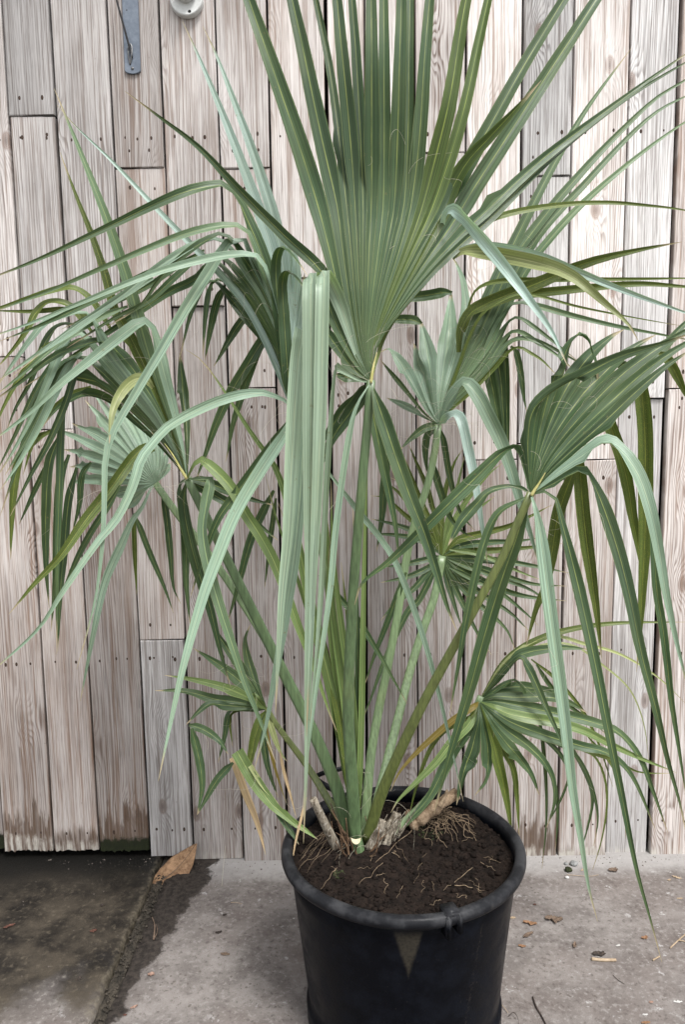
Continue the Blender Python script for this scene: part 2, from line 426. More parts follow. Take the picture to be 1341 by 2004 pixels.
def pot_material():
    t = NT('black_pot_plastic'); oc = t.objcoord(); x, y, z = t.sep(oc)
    n1 = t.noise(oc, 18.0, 4, 0.65); n2 = t.noise(oc, 140.0, 3, 0.7); n0 = t.noise(oc, 4.0, 3)
    col = t.mix(t.mapr(n1, 0.4, 0.7), (0.0016, 0.0021, 0.0036), (0.0036, 0.0046, 0.0074))
    col = t.mix(t.mapr(n2, 0.66, 0.78, 0, 0.6), col, (0.045, 0.041, 0.036))
    # dust: on the lip and in streaks
    ang = t.math('ARCTAN2', x, t.math('MULTIPLY', y, -1.0))
    lip = t.mapr(z, 0.452, 0.478)
    col = t.mix(t.math('MULTIPLY', lip, t.mapr(n1, 0.42, 0.70, 0.25, 0.8)), col, (0.046, 0.046, 0.048))
    # a wedge of dried mud under the rim, pointing down
    tri_w = t.math('MULTIPLY', t.math('SUBTRACT', z, 0.335), 0.95)
    a = t.math('ABSOLUTE', t.math('ADD', ang, 0.035))
    tri = t.math('MULTIPLY', t.mapr(t.math('SUBTRACT', a, t.math('MULTIPLY_ADD', n1, 0.03, tri_w)), 0.02, -0.02), t.mapr(z, 0.445, 0.42))
    col = t.mix(t.math('MULTIPLY', tri, t.mapr(n2, 0.3, 0.6, 0.55, 0.95)), col, (0.034, 0.030, 0.023))
    # a thin dusty run-off streak
    sa = t.math('ABSOLUTE', t.math('SUBTRACT', t.math('MULTIPLY_ADD', z, -0.35, ang), 0.47))
    col = t.mix(t.math('MULTIPLY', t.mapr(sa, 0.03, 0.0), t.mapr(n2, 0.5, 0.62, 0, 0.3)), col, (0.04, 0.034, 0.028))
    rough = t.mapr(n1, 0.35, 0.7, 0.30, 0.48)
    return t.finish(t.principled(col, rough, 0.08, t.bump(t.math('ADD', n1, n2), 0.12, 0.003)))

def soil_material():
    t = NT('potting_soil'); oc = t.objcoord()
    n1 = t.noise(oc, 40.0, 5, 0.7); n2 = t.noise(oc, 240.0, 4, 0.7)
    col = t.mix(t.mapr(n1, 0.3, 0.7), (0.005, 0.0033, 0.0025), (0.020, 0.0132, 0.0100))
    col = t.mix(t.mapr(n2, 0.63, 0.75, 0, 0.6), col, (0.075, 0.050, 0.033))
    return t.finish(t.principled(col, 0.95, 0.15, t.bump(t.math('ADD', n1, n2), 0.8, 0.006)))

M = {}
M['wood'] = wood_material()
M['green'] = leaf_material('leaf_green', (0.047, 0.084, 0.037), (0.29, 0.33, 0.10), trans=0.18)
M['glauc'] = leaf_material('leaf_glaucous', (0.205, 0.290, 0.215), (0.36, 0.43, 0.29), trans=0.20)
M['frost'] = leaf_material('leaf_waxy_blue', (0.32, 0.425, 0.385), (0.44, 0.52, 0.46), trans=0.22)
M['olive'] = leaf_material('leaf_olive', (0.075, 0.108, 0.022), (0.27, 0.30, 0.06), trans=0.18, spots=0.5)
M['fresh'] = leaf_material('leaf_fresh', (0.130, 0.190, 0.062), (0.34, 0.39, 0.13), trans=0.18)
M['pale'] = leaf_material('leaf_pale', (0.285, 0.375, 0.275), (0.42, 0.48, 0.33), trans=0.22)
M['yolive'] = leaf_material('leaf_yellow_green', (0.066, 0.105, 0.026), (0.30, 0.36, 0.08), trans=0.22)
M['mid'] = leaf_material('leaf_mid_green', (0.100, 0.155, 0.085), (0.30, 0.35, 0.14), trans=0.16)
M['yellow'] = leaf_material('leaf_yellowing', (0.27, 0.30, 0.13), (0.42, 0.42, 0.22), trans=0.2)
M['orange'] = leaf_material('leaf_orange', (0.20, 0.145, 0.030), (0.22, 0.21, 0.06), trans=0.2)
M['dry'] = leaf_material('leaf_dry', (0.40, 0.29, 0.17), (0.48, 0.38, 0.25), spec=0.2, rough=0.7, trans=0.1)
M['pet'] = petiole_material('petiole_green', (0.082, 0.128, 0.058))
M['pet_olive'] = petiole_material('petiole_olive', (0.100, 0.122, 0.036))
M['pet_light'] = petiole_material('petiole_light', (0.135, 0.195, 0.092))
M['costa'] = simple_noise_mat('costa_yellow', (0.30, 0.29, 0.09), (0.44, 0.40, 0.17), 40, 0.6)
M['fibre'] = simple_noise_mat('leaf_fibre', (0.36, 0.33, 0.24), (0.48, 0.45, 0.36), 20, 0.7, bump=0.0)
def stub_material():
    t = NT('old_leaf_base'); oc = t.objcoord(); x, y, z = t.sep(oc)
    st = t.noise(t.comb(t.math('MULTIPLY', x, 110.0), t.math('MULTIPLY', y, 110.0), t.math('MULTIPLY', z, 18.0)), 1.0, 4, 0.65)
    n1 = t.noise(oc, 60.0, 4, 0.65)
    col = t.mix(t.mapr(st, 0.35, 0.65), (0.085, 0.065, 0.045), (0.30, 0.265, 0.21))
    col = t.mix(t.mapr(n1, 0.55, 0.70, 0, 0.8), col, (0.40, 0.375, 0.325))
    col = t.mix(t.mapr(n1, 0.42, 0.30, 0, 0.8), col, (0.030, 0.024, 0.018))
    return t.finish(t.principled(col, 0.9, 0.2, t.bump(t.math('ADD', st, n1), 0.8, 0.003)))
M['stub'] = stub_material()
M['cut'] = simple_noise_mat('fresh_cut', (0.40, 0.34, 0.20), (0.52, 0.46, 0.32), 60, 0.7)
M['sheath'] = simple_noise_mat('brown_sheath', (0.045, 0.027, 0.016), (0.15, 0.09, 0.05), 50, 0.85, bump=0.6)
M['root'] = simple_noise_mat('pale_root', (0.10, 0.07, 0.044), (0.25, 0.185, 0.12), 60, 0.8)
M['pot'] = pot_material()
M['soil'] = soil_material()
M['moss'] = simple_noise_mat('moss', (0.010, 0.012, 0.005), (0.030, 0.036, 0.012), 90, 0.95, bump=0.9, bdist=0.005)
M['void'] = simple_noise_mat('gap_dark', (0.010, 0.009, 0.008), (0.016, 0.014, 0.012), 10, 0.95)
M['nail'] = simple_noise_mat('rusty_nail', (0.012, 0.010, 0.009), (0.055, 0.030, 0.018), 200, 0.8)
M['zinc'] = simple_noise_mat('zinc_plate', (0.10, 0.12, 0.15), (0.15, 0.175, 0.21), 25, 0.5, 0.5, 0.1, metal=0.35)
M['rod'] = simple_noise_mat('black_rod', (0.010, 0.010, 0.011), (0.025, 0.025, 0.027), 60, 0.5, 0.4)
M['screw'] = simple_noise_mat('steel_screw', (0.10, 0.10, 0.10), (0.22, 0.22, 0.22), 80, 0.4, 0.5, metal=0.6)
M['white'] = simple_noise_mat('off_white_plastic', (0.46, 0.47, 0.455), (0.54, 0.55, 0.535), 30, 0.5, 0.4, 0.05)
M['hole'] = simple_noise_mat('dark_hole', (0.012, 0.012, 0.012), (0.02, 0.02, 0.02), 30, 0.9)
M['deadleaf'] = simple_noise_mat('dead_leaf', (0.13, 0.072, 0.038), (0.30, 0.185, 0.105), 38, 0.8, bump=0.5)
M['chip_red'] = simple_noise_mat('red_brown_flake', (0.055, 0.022, 0.015), (0.13, 0.06, 0.042), 70, 0.8)
M['chip_pink'] = simple_noise_mat('pinkish_flake', (0.20, 0.12, 0.09), (0.32, 0.22, 0.17), 70, 0.8)
M['chip_tan'] = simple_noise_mat('tan_chip', (0.24, 0.175, 0.11), (0.37, 0.29, 0.205), 70, 0.8)
M['chip_dark'] = simple_noise_mat('dark_flake', (0.018, 0.014, 0.012), (0.06, 0.045, 0.036), 70, 0.85)
M['chip_orange'] = simple_noise_mat('orange_brown_leaf', (0.15, 0.078, 0.04), (0.27, 0.155, 0.085), 70, 0.8)
M['chip_brown'] = simple_noise_mat('brown_leaf', (0.075, 0.05, 0.035), (0.16, 0.115, 0.083), 70, 0.85)
M['chip_white'] = simple_noise_mat('white_chip', (0.38, 0.37, 0.35), (0.50, 0.49, 0.47), 70, 0.8)
M['pebble'] = simple_noise_mat('grey_pebble', (0.12, 0.125, 0.12), (0.24, 0.24, 0.235), 80, 0.85)
M['joint'] = simple_noise_mat('joint_dirt', (0.014, 0.012, 0.009), (0.060, 0.050, 0.038), 35, 0.9, bump=0.9, bdist=0.01)
M['grit'] = simple_noise_mat('grit', (0.05, 0.042, 0.036), (0.17, 0.145, 0.125), 160, 0.9)

# ------------------------------------------------------------------ ground
rng = random.Random(7)
J0 = at_z(317, 1682, 0.0); J1 = at_z(176, 2004, 0.0)       # the joint between the two slabs
jd = (J1 - J0); jd.z = 0; jd.normalize()
if jd.y > 0: jd = -jd
JD = (-jd.x, -jd.y)                                          # pointing away from the camera
M['slab_dry'] = concrete_material('pale_concrete', 'dry', (J0.x, J0.y), JD)
M['slab_damp'] = concrete_material('damp_concrete', 'damp', (J0.x, J0.y), JD)
M['earth'] = simple_noise_mat('earth', (0.10, 0.085, 0.07), (0.17, 0.15, 0.125), 3, 0.95, bump=0.6, bdist=0.02)

def joint_x(y, off=0.0):
    """x of the joint at distance y, shifted sideways by off"""
    s = (y - J0.y) / jd.y
    return J0.x + jd.x * s + off
o = mesh_obj('ground', [(-80, -80, -0.13), (80, -80, -0.13), (80, 80, -0.13), (-80, 80, -0.13)], [(0, 1, 2, 3)], M['earth'])
tag(o, kind='structure')

def slab(name, side, z_top, mat, label=None):
    """a thick slab on one side of the joint: wavy broken edge along the joint"""
    ys = [2.95 - i * 0.035 for i in range(0, 160)]
    edge = []
    for y in ys:
        w = 0.007 * noise.noise(Vector((y * 6, side * 3.1, 0))) + 0.002 * noise.noise(Vector((y * 17, side * 5.1, 2)))
        off = (0.0 if side < 0 else 0.034) + w
        edge.append(Vector((joint_x(y, off), y, z_top)))
    far = -14 if side < 0 else 16
    V, F = [], []
    n = len(ys)
    ch = 0.006
    for e, y in zip(edge, ys):
        s = side
        V += [(far, y, z_top), (e.x + s * 0.10, y, z_top), (e.x + s * ch, y, z_top + 0.0015 * noise.noise(Vector((y * 20, 1, s)))), (e.x, y, z_top - ch), (e.x - s * 0.002, y, z_top - 0.12)]
    for i in range(n - 1):
        for k in range(4):
            q = (i * 5 + k, i * 5 + k + 1, (i + 1) * 5 + k + 1, (i + 1) * 5 + k)
            F.append(q if side > 0 else q[::-1])
    o = mesh_obj(name, V, F, mat, smooth=True)
    tag(o, kind='structure'); return o
slab('paving_slab', -1, 0.020, M['slab_damp'])
slab('paving_slab', 1, 0.0, M['slab_dry'])

# crumbly dirt packed in the joint between the slabs
def clod(c, r, rg, squash=0.7):
    bm = bmesh.new(); bmesh.ops.create_icosphere(bm, subdivisions=1, radius=1.0)
    ph = Vector((rg.uniform(0, 50), rg.uniform(0, 50), rg.uniform(0, 50)))
    R = Matrix.Rotation(rg.uniform(0, 6.28), 3, 'Z') @ Matrix.Rotation(rg.uniform(0, 6.28), 3, 'X')
    V = []
    sx, sy = rg.uniform(0.7, 1.3), rg.uniform(0.7, 1.3)
    for v in bm.verts:
        q = R @ v.co
        q = q * (1 + 0.45 * noise.noise(q * 1.3 + ph))
        V.append(Vector((c[0] + q.x * r * sx, c[1] + q.y * r * sy, c[2] + q.z * r * squash)))
    F = [tuple(v.index for v in f.verts) for f in bm.faces]
    bm.free(); return V, F
parts = []
V, F = [], []
ys = [2.75 - i * 0.012 for i in range(190)]
for y in ys:
    for k in range(7):
        f = k / 6.0
        off = -0.008 + f * 0.046
        z = 0.0015 + 0.010 * noise.noise(Vector((y * 22, f * 3, 4))) - 0.022 * (f < 0.2) - 0.006 * (f > 0.9)
        V.append((joint_x(y, off), y, z))
for i in range(len(ys) - 1):
    for k in range(6):
        F.append((i * 7 + k, i * 7 + k + 1, (i + 1) * 7 + k + 1, (i + 1) * 7 + k))
parts.append((V, F))
for i in range(420):
    y = 2.6 - rng.random() ** 1.2 * 1.3
    x = joint_x(y, rng.gauss(0.028, 0.011))
    r = rng.uniform(0.0015, 0.0055)
    parts.append(clod((x, y, 0.004 + r * 0.3), r, rng))
V, F = merge(parts)
tag(mesh_obj('joint_dirt', V, F, M['joint'], smooth=True), 'dark crumbly dirt packed in the joint between the two concrete slabs', 'dirt', kind='stuff')

# loose grit over the slabs
parts = []
for i in range(1100):
    y = rng.uniform(1.25, 2.62); x = rng.uniform(-1.1, 1.25)
    z = 0.020 if x < joint_x(y) - 0.005 else 0.0
    r = rng.choice([0.0008, 0.001, 0.0012, 0.0015, 0.0022]) * rng.uniform(0.7, 1.3)
    if rng.random() < 0.25: y = FENCE_Y - abs(rng.gauss(0, 0.03)) - 0.01; r *= 1.5
    c = (x, y, z + r * 0.4)
    h = [(c[0] + math.cos(a) * r * rng.uniform(.7, 1.4), c[1] + math.sin(a) * r * rng.uniform(.7, 1.4), z - 0.0005) for a in (0.3, 1.9, 3.3, 4.9)]
    parts.append((h + [(c[0], c[1], z + r * 0.9)], [(0, 1, 4), (1, 2, 4), (2, 3, 4), (3, 0, 4)]))
V, F = merge(parts)
tag(mesh_obj('loose_grit', V, F, M['grit'], smooth=False), 'fine dark grit scattered over the concrete', 'grit', kind='stuff')

# ------------------------------------------------------------------ fence of weathered boards
fence = empty('board_fence', (0, FENCE_Y, 0))
tag(fence, 'fence of upright weathered grey-brown boards with black gaps and nail holes', 'fence')
SEAMS = [(-105, 8), (3, 105), (95, 195), (207, 293), (310, 378), (420, 476), (522, 563), (638, 658), (714, 718), (810, 819),
         (913, 906), (1024, 1004), (1125, 1090), (1236, 1187), (1336, 1272), (1445, 1365)]
for k in range(1, 4):
    SEAMS.insert(0, (-105 - 108 * k, 8 - 96 * k)); SEAMS.append((1445 + 108 * k, 1365 + 95 * k))
NCOL = len(SEAMS) - 1
def seam_x(i, z):
    a = at_y(SEAMS[i][0], 0, FENCE_Y); b = at_y(SEAMS[i][1], 1660, FENCE_Y)
    return b.x + (a.x - b.x) * (z - b.z) / (a.z - b.z)
def zpx(px, py): return at_y(px, py, FENCE_Y).z
FTOP = 3.25
# per column (index of its left seam): butt-joint heights in photo rows, foot row, tones bottom to top
OFF = 3
COLS = {
 -1: dict(foot=1664, rot=.10, moss=.10, tones=[(.72, .8)]),
 0: dict(foot=1664, rot=.32, bleach=.085, tones=[(.80, .80), (.95, .5)], joints=[700]),
 1: dict(foot=1664, rot=.15, bleach=.06, tones=[(.88, .85), (.92, .35), (.72, .2)], joints=[842, 228]),
 2: dict(foot=1664, rot=.30, moss=.085, tones=[(.72, .75), (.86, .35)], joints=[700]),
 3: dict(foot=1674, tones=[(.80, .18), (.86, .80), (.78, .62)], joints=[1253, 330]),
 4: dict(foot=1684, bleach=.03, tones=[(.78, .42), (.92, .55)], joints=[600]),
 5: dict(foot=1686, tones=[(.80, .45), (.90, .75), (.90, .5)], joints=[760, 330]),
 6: dict(foot=1685, tones=[(.80, .5), (1.06, .55)], joints=[545]),
 7: dict(foot=1684, tones=[(.78, .45), (1.06, .6)], joints=[735]),
 8: dict(foot=1683, tones=[(.80, .4), (1.06, .55)], joints=[560]),
 9: dict(foot=1682, tones=[(.80, .45), (1.0, .45), (1.08, .6)], joints=[735, 300]),
 10: dict(foot=1681, rot=.10, tones=[(.84, .5), (1.18, .55)], joints=[900]),
 11: dict(foot=1679, rot=.26, bleach=.06, tones=[(.90, .50), (.98, .08), (.90, .05)], joints=[868, 345]),
 12: dict(foot=1677, rot=.05, bleach=.07, tones=[(.98, .45), (1.25, .5)], joints=[900]),
 13: dict(foot=1675, bleach=.03, tones=[(.95, .10), (1.12, .06)], joints=[780]),
 14: dict(foot=1673, bleach=.04, tones=[(.98, .45), (1.05, .85)], joints=[760]),
 15: dict(foot=1672, tones=[(.95, .35), (1.05, .4)], joints=[600]),
}
NAIL_ROWS = [1618, 1285, 793, 266]
wood_boards = []
nail_me = None
def nail_mesh():
    V = [(0, -0.0016, 0)]; F = []
    for k in range(8):
        a = 2 * math.pi * k / 8; V.append((math.cos(a) * 0.0042, -0.0006, math.sin(a) * 0.0055))
    for k in range(8):
        a = 2 * math.pi * k / 8; V.append((math.cos(a) * 0.0046, 0.004, math.sin(a) * 0.006))
    for k in range(8):
        k2 = (k + 1) % 8
        F.append((0, 1 + k2, 1 + k)); F.append((1 + k, 1 + k2, 9 + k2, 9 + k))
    me = bpy.data.meshes.new('nail'); me.from_pydata(V, [], F); me.materials.append(M['nail']); me.update(); return me
nail_me = nail_mesh()

def board(ci, z0, z1, tone, warm, rot, moss, bleach, ragged, seed, last):
    rg = random.Random(seed * 77 + 5)
    yj = FENCE_Y + rg.uniform(-0.004, 0.004) + (0.012 if rg.random() < 0.10 else 0)
    gl = rg.uniform(0.0020, 0.0058); gr_ = rg.uniform(0.0020, 0.0050)
    if ci - OFF == 6: gr_ = 0.0085
    if ci - OFF == 13: gr_ = 0.0085
    if ci - OFF == 9: gr_ = 0.004
    cx = (seam_x(ci, (z0 + z1) / 2) + seam_x(ci + 1, (z0 + z1) / 2)) / 2
    out = []                                                   # outline, counter-clockwise seen from the camera
    nb = 26 if ragged else 9
    tilt = rg.uniform(-0.004, 0.004)
    def xl(z): return seam_x(ci, z) + gl + 0.0012 * noise.noise(Vector((z * 3.1, seed, 0))) + 0.0006 * noise.noise(Vector((z * 21, seed, 0)))
    def xr(z): return seam_x(ci + 1, z) - gr_ + 0.0012 * noise.noise(Vector((z * 3.1, seed, 9))) + 0.0006 * noise.noise(Vector((z * 21, seed, 9)))
    for k in range(nb):
        f = k / (nb - 1.0)
        zz = z0 + tilt * (f - 0.5)
        if ragged: zz += ragged * (0.6 * noise.noise(Vector((f * 3 + seed, 1, 0))) + 0.55 * noise.noise(Vector((f * 13 + seed, 2, 0))) + 0.35 * rg.uniform(-1, 1))
        else: zz += 0.0012 * rg.uniform(-1, 1)
        out.append((xl(z0) * (1 - f) + xr(z0) * f, zz))
    ns = max(4, int((z1 - z0) / 0.07))
    for k in range(1, ns): zz = z0 + (z1 - z0) * k / ns; out.append((xr(zz), zz))
    for k in range(7):
        f = 1 - k / 6.0
        out.append((xl(z1) * (1 - f) + xr(z1) * f, z1 + tilt * (f - 0.5) + 0.0008 * rg.uniform(-1, 1)))
    for k in range(ns - 1, 0, -1): zz = z0 + (z1 - z0) * k / ns; out.append((xl(zz), zz))
    n = len(out); mx = sum(p[0] for p in out) / n; mz = (z0 + z1) / 2
    b = 0.0022
    V = []
    def cl(v, a, c): return max(a, min(c, v))
    for (x, z) in out:                                        # front face, inset
        sx = b if x < cx else -b
        V.append((x + sx - cx, 0.0, cl(z, z0 + b, z1 - b) if not ragged or z > z0 + 0.05 else z + b))
    for (x, z) in out: V.append((x - cx, b, z))
    for (x, z) in out: V.append((x - cx, 0.027, z))
    F = [tuple(range(n))]
    for k in range(n):
        k2 = (k + 1) % n
        F.append((k, n + k, n + k2, k2)); F.append((n + k, 2 * n + k, 2 * n + k2, n + k2))
    me = bpy.data.meshes.new('board'); me.from_pydata(V, [], F)
    bmx = bmesh.new(); bmx.from_mesh(me)
    bmesh.ops.triangulate(bmx, faces=[f for f in bmx.faces if len(f.verts) > 4]); bmesh.ops.recalc_face_normals(bmx, faces=bmx.faces[:])
    bmx.to_mesh(me); bmx.free()
    me.materials.append(M['wood'])
    o = bpy.data.objects.new('board', me); COL.objects.link(o)
    o.parent = fence
    o.location = (cx, yj - FENCE_Y, 0)
    o['seed'] = float(seed % 97) * 0.173; o['tone'] = 0.80 * (1 + (tone - 0.92) * 1.75) * rg.uniform(0.90, 1.08); o['warm'] = warm * 0.98; o['rot'] = rot; o['moss'] = moss; o['bleach'] = bleach
    o['foot'] = z0; o['grain'] = rg.uniform(0.75, 1.25)
    # nails, in rows where rails run behind and next to the board's ends
    rows = []
    for r in NAIL_ROWS:
        z = zpx(650, r) + rg.uniform(-0.006, 0.006)
        if z0 + 0.03 < z < z1 - 0.03: rows.append(z)
    if z0 > 0.2: rows.append(z0 + 0.055)
    if z1 < FTOP - 0.1: rows.append(z1 - 0.06)
    for z in rows:
        for f in ([0.22, 0.5, 0.78] if rg.random() < 0.35 else [0.25, 0.77]):
            x = xl(z) + (xr(z) - xl(z)) * (f + rg.uniform(-0.06, 0.06))
            nl = bpy.data.objects.new('nail', nail_me); COL.objects.link(nl)
            nl.parent = o; nl.location = (x - cx, 0.0005, z + rg.uniform(-0.004, 0.004)); s = rg.uniform(0.65, 1.2); nl.scale = (s, 1, s * rg.uniform(0.9, 1.5))
    return o
sd_ = 11
for ci in range(NCOL):
    k = ci - OFF
    c = COLS.get(k, dict(foot=1680 - 9 * k / 15.0 if k > 5 else 1655, tones=[(.85, .5), (.95, .5)], joints=[500 + (k * 137) % 500]))
    z = zpx((SEAMS[ci][1] + SEAMS[ci + 1][1]) / 2, c['foot'])
    zs = [z] + [zpx((SEAMS[ci][0] + SEAMS[ci + 1][0]) / 2, j) for j in c.get('joints', [])] + [FTOP + 0.03 * math.sin(k * 2.1)]
    for j in range(len(zs) - 1):
        tn, wm = c['tones'][min(j, len(c['tones']) - 1)]
        if j == 0 and k not in (3, 13): wm = min(1.0, wm + 0.28)
        first = j == 0
        rag = 0.0
        if first and k in (-1, 0, 1, 2): rag = 0.011
        if first and k in (11, 12): rag = 0.007
        board(ci, zs[j] + (0 if first else 0.0015), zs[j + 1] - 0.0015, tn, wm, c.get('rot', 0.0) if first else 0.0, c.get('moss', 0.0) if first else 0.0,
              c.get('bleach', 0.0) if first else 0.0, rag, sd_, j == len(zs) - 2)
        sd_ += 7
# an added near-black sheet standing in for the shade in the gaps, and the rails
xa, xb = seam_x(0, 1.0) - 0.05, seam_x(NCOL, 1.0) + 0.05
def box(bm, x0, x1, y0, y1, z0, z1):
    vs = [bm.verts.new((x, y, z)) for x in (x0, x1) for y in (y0, y1) for z in (z0, z1)]
    for q in ((0, 1, 3, 2), (4, 6, 7, 5), (0, 4, 5, 1), (2, 3, 7, 6), (0, 2, 6, 4), (1, 5, 7, 3)): bm.faces.new([vs[i] for i in q])
bm = bmesh.new(); box(bm, xa, xb, 0.075, 0.085, -0.1, FTOP - 0.03)
o = bm_obj('gap_dark_sheet', bm, M['void'], fence)
for r in NAIL_ROWS:
    bm = bmesh.new(); z = zpx(650, r); box(bm, xa, xb, 0.0425, 0.0745, z - 0.035, z + 0.035)
    bm_obj('rail', bm, M['void'], fence)

# ------------------------------------------------------------------ hook plate and round fitting on the fence
FY = FENCE_Y - 0.005
plate = empty('hanging_hook_plate', at_y(260, 145, FY)); tag(plate, 'blue-grey metal strip with rounded end and black hook rod screwed to fence', 'bracket')
def keep(child): rebase(plate, child)
cpx = lambda x, y, yy=FY: at_y(x, y, yy)
bm = bmesh.new()
p0 = cpx(261, 147); wid = 0.0255; topz = 3.05
axis_x = (cpx(255, 0).x - cpx(260, 130).x) / (cpx(255, 0).z - cpx(260, 130).z)
ol = []
zc = p0.z + wid * 0.42
for k in range(9):
    a = math.pi + math.pi * k / 8; ol.append((p0.x + math.cos(a) * wid, zc + math.sin(a) * wid * 0.42))
ol += [(p0.x + wid + axis_x * (topz - zc), topz), (p0.x - wid + axis_x * (topz - zc), topz)]
fr = [bm.verts.new((x, FY - 0.007, z)) for x, z in ol]; bk = [bm.verts.new((x, FY + 0.001, z)) for x, z in ol]
bm.faces.new(fr); bm.faces.new(bk[::-1])
for k in range(len(ol)):
    k2 = (k + 1) % len(ol); bm.faces.new((fr[k], bk[k], bk[k2], fr[k2]))
bmesh.ops.bevel(bm, geom=[e for e in bm.edges if all(v in fr for v in e.verts)], offset=0.0012, segments=2, affect='EDGES')
keep(bm_obj('plate', bm, M['zinc']))
path = [cpx(222, -30, FY - 0.055), cpx(228, 0, FY - 0.048), cpx(243, 55, FY - 0.030), cpx(256, 104, FY - 0.014), cpx(258.5, 114, FY - 0.010)]
V, F = tube([spline(path, 2)[0](s * spline(path, 2)[1] / 19) for s in range(20)], 0.0032, 8)
keep(mesh_obj('hook_rod', V, F, M['rod']))
# the eye: a thin pointed loop standing off the plate
lp = []
for k in range(25):
    a = 2 * math.pi * k / 24
    lp.append(cpx(254.5 + math.sin(a) * 5.5 * (0.6 + 0.4 * math.cos(a)), 107 - math.cos(a) * 20, FY - 0.008 - 0.006 * (1 - abs(math.cos(a)))))
V, F = tube(lp, 0.0022, 6, cap=False); keep(mesh_obj('eye_loop', V, F, M['screw']))
def disc_screw(c, r, par, mat, depth=0.003, name='screw'):
    V = [Vector((c.x, c.y - depth, c.z))]; F = []
    for rr, dy in ((r * 0.7, depth), (r, depth * 0.4), (r, -0.003)):
        for k in range(12):
            a = 2 * math.pi * k / 12; V.append(Vector((c.x + math.cos(a) * rr, c.y - dy, c.z + math.sin(a) * rr)))
    for k in range(12):
        k2 = (k + 1) % 12
        F.append((0, 1 + k2, 1 + k)); F.append((1 + k, 1 + k2, 13 + k2, 13 + k)); F.append((13 + k, 13 + k2, 25 + k2, 25 + k))
    o = mesh_obj(name, V, F, mat); rebase(par, o); return o
disc_screw(cpx(259.5, 135, FY - 0.0065), 0.0048, plate, M['screw'])
disc_screw(cpx(248, 21, FY - 0.0065), 0.0022, plate, M['hole'], 0.001, 'pin_hole')

flange = empty('round_wall_fitting', at_y(366, 2, FY)); tag(flange, 'round off-white plastic pipe flange fixed to the fence boards', 'wall fitting')
fc = cpx(365.5, 2, FY - 0.004)
def ring_profile(center, prof, seg=40):
    V, F = [], []
    for (r, dy) in prof:
        for k in range(seg):
            a = 2 * math.pi * k / seg; V.append((center.x + math.cos(a) * r, center.y - dy, center.z + math.sin(a) * r))
    for i in range(len(prof) - 1):
        for k in range(seg):
            k2 = (k + 1) % seg; F.append((i * seg + k, i * seg + k2, (i + 1) * seg + k2, (i + 1) * seg + k))
    F.append(tuple((len(prof) - 1) * seg + k for k in range(seg)))
    return V, F
rebase(flange, mesh_obj('flange_disc', *ring_profile(fc, [(0.052, -0.008), (0.052, 0.010), (0.050, 0.0135), (0.047, 0.015), (0.0445, 0.0135), (0.020, 0.0135)]), M['white']))
# raised clamp around the pipe with two rounded shoulders
bm = bmesh.new(); ol = []
for k in range(48):
    a = 2 * math.pi * k / 48
    r = 0.0205 + 0.0085 * abs(math.cos(a)) ** 6 + 0.003 * abs(math.sin(a)) ** 4
    ol.append((fc.x + math.cos(a) * r * 1.12, fc.z + 0.008 + math.sin(a) * r))
fr = [bm.verts.new((x, fc.y - 0.030, z)) for x, z in ol]; bk = [bm.verts.new((x, fc.y - 0.013, z)) for x, z in ol]
bm.faces.new(fr)
for k in range(48):
    k2 = (k + 1) % 48; bm.faces.new((fr[k], bk[k], bk[k2], fr[k2]))
bmesh.ops.bevel(bm, geom=[e for e in bm.edges if all(v in fr for v in e.verts)], offset=0.003, segments=3, affect='EDGES')
rebase(flange, bm_obj('clamp', bm, M['white'], smooth=True))
V, F = tube([Vector((fc.x, fc.y - 0.028, fc.z + 0.012)), Vector((fc.x, fc.y - 0.050, fc.z + 0.016)), Vector((fc.x, fc.y - 0.075, fc.z + 0.035)), Vector((fc.x, fc.y - 0.085, fc.z + 0.07)), Vector((fc.x, fc.y - 0.085, fc.z + 0.55))], 0.0135, 18)
rebase(flange, mesh_obj('pipe', V, F, M['white']))
disc_screw(cpx(371, 23.5, fc.y - 0.0132), 0.0052, flange, M['hole'], 0.001, 'screw_hole')
disc_screw(cpx(345, -12, fc.y - 0.0132), 0.0052, flange, M['hole'], 0.001, 'screw_hole')

# ------------------------------------------------------------------ the pot
POT_H = 0.485
pc = at_z(788, 1645, POT_H); POT = Vector((pc.x, pc.y, 0.0))
R_OUT = 237 * ppm((pc - CAM).dot(FWD))
pot = empty('plant_pot', POT); tag(pot, 'large black plastic nursery pot with rolled rim standing before the fence', 'pot')
def lathe(prof, seg=96, wob=0.0):
    V, F = [], []
    for (r, z) in prof:
        for k in range(seg):
            a = 2 * math.pi * k / seg
            rr = r * (1 + wob * (noise.noise(Vector((math.cos(a) * 1.2, math.sin(a) * 1.2, z * 2))) ))
            V.append((math.cos(a) * rr, math.sin(a) * rr, z + wob * 0.25 * noise.noise(Vector((math.cos(a) * 1.5 + 7, math.sin(a) * 1.5, 0)))))
    for i in range(len(prof) - 1):
        for k in range(seg):
            k2 = (k + 1) % seg; F.append((i * seg + k, i * seg + k2, (i + 1) * seg + k2, (i + 1) * seg + k))
    return V, F
R = R_OUT
RB = R * 0.795
h = POT_H
wall = [(RB * 0.3, 0.012), (RB * 0.96, 0.010), (RB * 1.025, 0.002), (RB * 1.03, 0.045), (RB * 1.022, 0.052), (RB * 1.0, 0.056)]
for k in range(1, 10):
    f = k / 9.0; wall.append((RB + (R * 0.925 - RB) * f, 0.056 + (h - 0.045 - 0.056) * f))
wall += [(R * 0.905, h - 0.035), (R * 0.90, h - 0.06), (R * 0.86, h - 0.16)]
o = mesh_obj('pot_wall', *lathe(wall, wob=0.010), M['pot'], pot)
tr = 0.0160
rim = []
